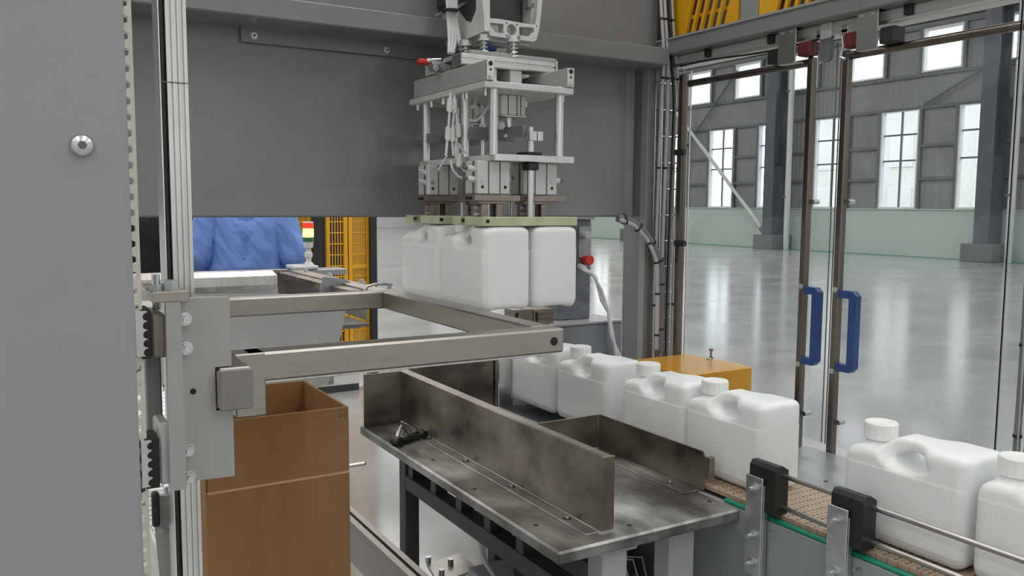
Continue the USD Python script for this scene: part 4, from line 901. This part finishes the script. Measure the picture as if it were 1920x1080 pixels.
for u, v in ((573, 508), (617, 515), (678, 528), (730, 539)):
    p = at(u, v + 2, z=1.247); b = obj('rail_bolt', MB().cyl((p[0], p[1], 1.247), (p[0], p[1], 1.262), .011, 6), 'zinc', t); obj('washer', MB().cyl((p[0], p[1], 1.247), (p[0], p[1], 1.250), .02, 14), 'zinc', b)
obj('cross_bar', MB().box(.84, 1.28, 3.46, 3.49, 1.07, 1.10, .002), 'leg_grey', t)
for x, y in ((.90, 3.475), (.86, 4.40), (.60, 4.59)): obj('leg', MB().box(x - .02, x + .02, y - .02, y + .02, 0, 1.10, .002), 'leg_grey', t)

def bones(bl, edge=.02, it=8):
    m = None
    for (p, r), (q, s) in bl:
        a = m3.Manifold.sphere(r, 20).translate(tuple(p)); b = m3.Manifold.sphere(s, 20).translate(tuple(q)); h = m3.Manifold.batch_hull([a, b]); m = h if m is None else m + h
    m = m.refine_to_length(edge); q = m.to_mesh(); tm = trimesh.Trimesh(q.vert_properties[:, :3], q.tri_verts, process=True)
    trimesh.smoothing.filter_taubin(tm, lamb=.5, nu=.53, iterations=it); return tm
def person(x, y, rz, coat, label, seed):
    t = thing('person', label, 'person', (x, y, .16), rz)
    J = dict(hd=((0, .03, 1.66), .092), ch=((0, .075, 1.60), .055), nk=((0, 0, 1.50), .056), nb=((0, -.01, 1.43), .062))
    L = []; W = {}
    for s in (-1, 1):
        W[s] = dict(sh=((s * .185, -.01, 1.415), .062), el=((s * .285, -.055, 1.13), .044), wr=((s * .20, .17, 1.06), .029), c=((s * .085, 0, 1.28), .108), w=((s * .065, 0, 1.06), .10), h=((s * .085, 0, .93), .112), k=((s * .10, .02, .50), .062), a=((s * .10, -.02, .09), .042), f=((s * .115, .13, .035), .034))
        w = W[s]; L += [(w['sh'], w['el']), (w['el'], w['wr']), (w['sh'], w['c']), (w['c'], w['w']), (w['w'], w['h']), (w['h'], w['k']), (w['k'], w['a']), (w['a'], w['f']), (J['nb'], w['sh'])]
        pc = np.array(w['wr'][0]); pm = pc + [-s * .015, .07, -.01]; L += [(w['wr'], (tuple(pm), .026))]
        for i, ln in enumerate((.062, .075, .08, .07)):
            b0 = pm + [s * (.024 - .016 * i), .012, .006 - .004 * i]; b1 = b0 + [-s * .006, ln * .5, -.012]; b2 = b1 + [-s * .006, ln * .38, -.026]
            L += [((tuple(b0), .0095), (tuple(b1), .009)), ((tuple(b1), .009), (tuple(b2), .008))]
        th = pm + [-s * .022, -.02, .008]; L += [((tuple(th), .011), (tuple(th + np.array([-s * .018, .04, .002])), .009))]
    a, b = W[-1], W[1]
    L += [(a['c'], b['c']), (a['w'], b['w']), (a['h'], b['h']), (J['nk'], J['nb']), (J['hd'], J['ch']), (J['ch'], J['nk']), (J['hd'], J['nk']), (((0, .118, 1.64), .012), ((0, .112, 1.665), .009)), (((-.096, .02, 1.65), .014), ((-.094, .015, 1.67), .014)), (((.096, .02, 1.65), .014), ((.094, .015, 1.67), .014))]
    obj('body', (lambda m: (m.vertices, m.faces))(bones(L, .016, 6)), 'skin', t, smooth=True)
    tr = []
    for s in (-1, 1):
        w = W[s]; e = lambda k, d: (w[k][0], w[k][1] + d); tr += [(e('h', .012), e('k', .03)), (e('k', .03), ((s * .10, -.01, .10), .068))]
    tr += [((a['h'][0], .125), (b['h'][0], .125))]
    m = bones(tr, .03, 6); obj('trousers', (m.vertices, m.faces), 'cloth_navy', t, smooth=True)
    for s in (-1, 1):
        m = bones([((( s * .10, -.035, .045), .045), ((s * .117, .15, .038), .038))], .02, 3); obj('shoe', (m.vertices, m.faces), 'cloth_black', t, smooth=True)
    cl = []
    for s in (-1, 1):
        w = W[s]; e = lambda k, d: (w[k][0], w[k][1] + d)
        cl += [(e('sh', .028), e('el', .044)), (e('el', .044), ((s * .205, .14, 1.068), .050)), (e('sh', .02), e('c', .034)), (e('c', .034), e('w', .052)), (e('w', .052), ((s * .10, 0, .80), .135)), (J['nb'], e('sh', .018))]
    cl += [(((0, 0, 1.47), .082), ((0, 0, 1.36), .13)), ((a['c'][0], .14), (b['c'][0], .14)), ((a['w'][0], .15), (b['w'][0], .15)), (((-.10, 0, .80), .135), ((.10, 0, .80), .135))]
    m = bones(cl, .011, 4); v = np.array(m.vertices); n = m.vertex_normals
    f = meshkit.fbm(v * [8, 8, 2.5] + seed) ; g = meshkit.fbm(v * [10, 10, 5.0] + seed * 2 + v[:, [2, 2, 0]] * [5, 0, 4])
    f = np.asarray(f); g = np.asarray(g); v = v + n * ((f - f.mean()) * .05 + .014 - np.abs(g - g.mean()) * .06)[:, None]
    v[:, 2] = np.maximum(v[:, 2], .70)
    obj('coat', (v, m.faces), coat, t, smooth=True)
    obj('collar', MB().lathe([(.060, 1.455), (.078, 1.46), (.070, 1.52), (.062, 1.52)], (0, .0, 0), 24), coat, t)
    hr = bones([(((0, .008, 1.685), .092), ((0, -.02, 1.64), .088)), (((0, -.02, 1.64), .088), ((0, -.015, 1.58), .062))], .02, 3)
    obj('hair', (hr.vertices, hr.faces), 'hair_black', t, smooth=True)
    return t
def ground_xy(u, depth):
    d = FW * FPX + RT * (u - 960); d = d / (d @ FW); return d[0] * depth, d[1] * depth
bx0, by0 = ground_xy(360, 5.45)
t = thing('operator_platform', 'low grey operator platform under the two people', 'platform', (bx0, by0, 0), -30)
obj('deck', MB().box(-.85, .75, -.35, .5, .125, .16, .004), 'machine_grey', t)
for sx in (-.8, .70):
    for sy in (-.3, .45): obj('leg', MB().box(sx - .02, sx + .02, sy - .02, sy + .02, 0, .125), 'leg_grey', t)
px, py = ground_xy(462, 5.35); person(px, py, -12, 'coat_blue', 'person in a blue work coat seen from behind, arms bent forward', 3.1)
px, py = ground_xy(252, 5.6); person(px, py, -6, 'cloth_black', 'person in black clothing half hidden behind the mast column', 8.4)

YFN = 7.4
def fence_panel(u0, u1, lab, pane=False, rails=(), cols=10):
    x0, x1 = B(u0, 450, YFN)[0], B(u1, 450, YFN)[0]; t = thing('fence_panel', lab, 'fence', (x0, YFN, 0)); w = x1 - x0; fr = .035
    for nm, b in (('post', (0, fr, 0, .04, .02, 2.2)), ('post', (w - fr, w, 0, .04, .02, 2.2)), ('rail', (fr, w - fr, 0, .04, 2.16, 2.2)), ('rail', (fr, w - fr, 0, .04, .10, .14))) + tuple(('rail', (fr, w - fr, 0, .04, z, z + .035)) for z in rails):
        obj(nm, MB().box(*b, .003), 'yellow_paint', t)
    for f in np.linspace(0, 1, cols + 2)[1:-1]: obj('wire', MB().cyl((fr + (w - 2 * fr) * f, .02, .14), (fr + (w - 2 * fr) * f, .02, 2.16), .0055, 6), 'yellow_paint', t)
    for z in np.arange(.25, 2.15, .1): obj('wire', MB().cyl((fr, .016, z), (w - fr, .016, z), .0055, 6), 'yellow_paint', t)
    if pane: obj('amber_pane', MB().box(fr, w - fr, .028, .034, .14, 2.16), 'poly_glass', t, smooth=False)
    for s in (.02, w - .02): obj('foot', MB().box(s - .02, s + .02, -.03, .07, 0, .02), 'yellow_paint', t)
fence_panel(200, 420, 'yellow mesh fence panel left of the worker in blue', cols=24)
fence_panel(424, 548, 'yellow mesh fence panel directly behind the worker in blue', pane=True, cols=14)
fence_panel(552, 584, 'narrow yellow fence panel left of the signal lamp', pane=True, cols=4)
fence_panel(612, 652, 'narrow yellow mesh fence panel right of the signal lamp', cols=4)
fence_panel(654, 694, 'yellow framed fence door with amber pane next to the black post', pane=True, rails=(1.02,), cols=6)
def black_post(u0, u1, lab):
    x0, x1 = B(u0, 450, YFN - .08)[0], B(u1, 450, YFN - .08)[0]; t = thing('black_post', lab, 'post')
    obj('tube', MB().box(x0, x1, YFN - .08, YFN - .03, .012, 2.3, .004), 'black_plastic', t); obj('foot', MB().box(x0 - .04, x1 + .04, YFN - .12, YFN - .035, 0, .012), 'black_plastic', t)
black_post(695, 707, 'black square post at the right end of the yellow fence'); black_post(587, 606, 'black square post behind the signal lamp')
x0, x1 = B(240, 450, 8.2)[0], B(660, 450, 8.2)[0]
t = thing('dark_cabinet', 'dark brown cabinet standing behind the yellow fence', 'cabinet'); obj('body', MB().box(x0, x1, 8.2, 8.7, .08, 2.1, .01), 'bronze_steel', t)
for k in range(3): obj('door', MB().box(x0 + (x1 - x0) * k / 3 + .01, x0 + (x1 - x0) * (k + 1) / 3 - .01, 8.185, 8.199, .12, 2.06, .003), 'cloth_navy', t)
obj('plinth', MB().box(x0 + .02, x1 - .02, 8.22, 8.68, 0, .08), 'black_plastic', t)
# signal tower on a white covered stand
ys = 4.95; zt_ = B(578, 497, ys)[2]; xs = B(578, 450, ys)[0]
t = thing('white_stand', 'small stand with a white cover below the signal lamp', 'stand'); xw0, xw1 = B(546, 495, ys)[0], B(592, 495, ys)[0]
obj('cover', MB().box(xw0, xw1, ys - .06, ys + .12, zt_ - .022, zt_, .006), 'white_sheet', t); obj('shelf', MB().box(xw0 + .02, B(645, 495, ys)[0], ys - .05, ys + .1, zt_ - .06, zt_ - .024, .004), 'plate_grey', t)
for x in (xw0 + .03, xw1 - .03): obj('leg', MB().box(x - .02, x + .02, ys, ys + .04, 0, zt_ - .06, .002), 'leg_grey', t)
t = thing('signal_tower', 'red, amber and green signal lamp tower on a white stem', 'signal lamp', (xs, ys, zt_))
h_ = lambda v: B(578, v, ys)[2] - zt_; r = (B(588, 450, ys)[0] - B(568, 450, ys)[0]) / 2
obj('stem', MB().lathe([(0, 0), (r * 1.0, 0), (r * .9, .008), (r * .5, .02), (r * .45, h_(485)), (r * .75, h_(481)), (r * .75, h_(475)), (r * .4, h_(470)), (r * .4, h_(465)), (r * .85, h_(464)), (r * .9, h_(453)), (0, h_(453))], (0, 0, 0), 20), 'white_sheet', t)
for nm, a, b, m in (('green_lens', 453, 445, 'lens_green'), ('amber_lens', 444.5, 428, 'lamp_amber'), ('red_lens', 427.5, 417.5, 'lamp_red')): obj(nm, MB().lathe([(0, h_(a) + .001), (r, h_(a) + .001), (r, h_(b) - .001), (0, h_(b) - .001)], (0, 0, 0), 24), m, t, label=nm.replace('_', ' ') + ' of the lamp')
obj('top_cap', MB().lathe([(r, h_(417.5)), (r * .9, h_(415.5)), (0, h_(415))], (0, 0, 0), 24), 'frame_white', t)

# control post, base block and hoses behind the gripped cans
ye = 3.2; q0, q1 = B(1048, 412, ye), B(1106, 610, ye)
t = thing('control_post', 'slate blue machine post with a red emergency button behind the gripped cans', 'machine post')
obj('post', MB().box(q0[0], q1[0], ye, ye + .14, B(1000, 612, 3.1)[2] + .001, q0[2], .004), 'slate_blue', t); obj('cap_rail', MB().box(q0[0] - .05, q1[0] + .003, ye - .02, ye + .15, q0[2] + .001, q0[2] + .022, .002), 'machine_grey_light', t)
obj('upper_plate', MB().box(B(1085, 412, ye)[0], q1[0] - .004, ye - .006, ye - .001, B(1085, 483, ye)[2], q0[2] - .03, .001), 'panel_bluegrey', t)
p = B(1097, 487, ye - .01); rb_ = obj('red_button', MB().cyl((p[0], ye - .001, p[2]), (p[0], ye - .03, p[2]), .018, 18).cyl((p[0], ye - .03, p[2]), (p[0], ye - .05, p[2]), .022, 20), 'red_plastic', t, label='round red button')
p = B(1097, 440, ye - .01); obj('socket', MB().cyl((p[0] - .01, ye - .006, p[2]), (p[0] - .01, ye - .05, p[2] + .0), .018, 14), 'leg_grey', t)
p = B(1093, 500, ye - .03); cp = p.copy(); obj('hose_plug', MB().cyl(p + [0, .028, 0], p + [0, -.012, -.008], .014, 14), 'hose_white', t)
for dx, end in ((0, (1158, 690)), (-.012, (1170, 690))):
    s0 = cp + [dx, -.012, -.01]; e0 = B(*end, 3.06)
    pts = [s0, B(1112 - dx * 400, 515 - dx * 300, 3.12), B(1128, 545 - dx * 1500, 3.1), B(1141, 585, 3.08), B(1149 + dx * 300, 630, 3.06), e0]
    obj('hose', MB().tube(np.array([[np.interp(f, range(6), np.array(pts)[:, k]) for k in range(3)] for f in np.linspace(0, 5, 26)]), .008, 8), 'hose_white', t)
q0, q1 = B(1000, 612, 3.1), B(1166, 668, 3.1)
t = thing('machine_base', 'low grey green machine base block behind the jerry cans', 'machine base'); obj('block', MB().box(q0[0], q1[0], 3.1, 3.6, .05, q0[2] - .012, .006), 'block_grey', t); obj('top', MB().box(q0[0] - .004, q1[0] + .004, 3.096, 3.6, q0[2] - .011, q0[2], .002), 'machine_grey_light', t); obj('plinth', MB().box(q0[0] + .02, q1[0] - .02, 3.12, 3.58, 0, .05), 'dark_paint', t)
for (u0, v0, u1, v1), lab in (((964, 582, 998, 604), 'left bronze coloured clamp profile under the gripped cans'), ((1001, 581, 1038, 606), 'right bronze coloured clamp profile under the gripped cans')):
    a, b = B(u0, v0, 2.98), B(u1, v1, 2.98); t = thing('clamp_profile', lab, 'clamp'); w = b[0] - a[0]; h = a[2] - b[2]
    pf = sbox(a[0], b[2], b[0], a[2]).difference(sbox(a[0] + w * .08, b[2] + h * .2, a[0] + w * .22, b[2] + h * .8))
    obj('profile', MB().prism(pf, 'y', 2.98, 3.06), 'steel_block', t); 
    for f in (.35, .7): obj('ridge', MB().box(a[0] + w * .25, b[0], 2.975, 2.98, b[2] + h * f, b[2] + h * f + .004), 'bronze_steel', t)
    obj('mount', MB().box(a[0] + .01, b[0] - .01, 3.0, 3.095, .9, b[2], .002), 'machine_grey', t)

# things below the table
a = [at(*q, z=.34) for q in ((800, 1056), (862, 1037), (896, 1066), (822, 1092))]
t = thing('mounting_plate', 'stainless mounting plate with four screws low beside the table legs', 'plate'); obj('plate', MB().prism([(p[0], p[1]) for p in a], 'z', .33, .34), 'stainless', t)
for u, v in ((803, 1054), (845, 1058), (828, 1078)): p = at(u, v, z=.34); obj('screw', MB().cyl((p[0], p[1], .34), (p[0], p[1], .36), .010, 10), 'zinc', t)
obj('base', MB().box(a[0][0] + .05, a[2][0] - .05, a[2][1] + .05, a[1][1] - .02, 0, .33, .004), 'machine_grey', t)
t = thing('floor_box', 'pale low box on the floor beyond the cardboard carton', 'box'); a, b = B(590, 694, 6.9), B(676, 728, 6.9); obj('body', MB().box(a[0], b[0], 6.9, 7.2, .06, a[2], .006), 'white_sheet', t); obj('base', MB().box(a[0] + .01, b[0] - .01, 6.91, 7.19, 0, .06), 'dark_paint', t); obj('dark_front', MB().box(a[0], a[0] + (b[0] - a[0]) * .4, 6.892, 6.899, .08, a[2] - .01, .002), 'machine_grey', t)
t = thing('control_box', 'pale grey control box on the floor under the steel table', 'control box'); p = at(955, 1076, z=.45); obj('body', MB().box(p[0] - .1, p[0] + .12, p[1] - .12, p[1] + .1, .02, .45, .008), 'leg_grey', t); obj('lid', MB().box(p[0] - .095, p[0] + .115, p[1] - .115, p[1] + .095, .45, .456, .002), 'panel_bluegrey', t); obj('feet', MB().box(p[0] - .08, p[0] + .1, p[1] - .1, p[1] + .08, 0, .02), 'rubber_black', t)
for k, (m_, lab) in enumerate((('hose_white', 'pale cable looping to the floor under the table'), ('cable_black', 'black cable hanging under the table'), ('hose_white', 'second pale cable looping under the table'), ('cable_black', 'black cable looping between the front table legs'))):
    o_ = [(898, 1010), (945, 960), (903, 1015), (1190, 1030)][k]; yy = [2.1, 1.95, 2.12, 1.75][k]
    pts = [B(o_[0], o_[1] - 60, yy), B(*o_, yy), B(o_[0] + 8, o_[1] + 40, yy), B(o_[0] + 35, o_[1] + 80, yy), B(o_[0] + 70, o_[1] + 110, yy)]
    pts[0][2] = .83; cable(pts, .006, m_, lab, ties=False)
t = thing('drive_unit', 'dark drive unit with wiring under the conveyor end of the table', 'drive unit'); obj('housing', MB().box(1.30, 1.46, 1.75, 2.2, .25, .66, .02), 'dark_paint', t); obj('terminal_box', MB().box(1.33, 1.41, 1.70, 1.749, .5, .62, .006), 'hall_steel_grey', t); obj('stand', MB().box(1.33, 1.43, 1.8, 2.15, 0, .25, .003), 'hall_steel_grey', t)
for k in range(3): obj('wire', MB().tube([(1.35 + .02 * k, 1.70, .55), (1.34 + .02 * k, 1.64, .60 + .02 * k), (1.32 + .03 * k, 1.66, .69), (1.32 + .03 * k, 1.76, .655)], .0025, 6), 'cable_white', t)
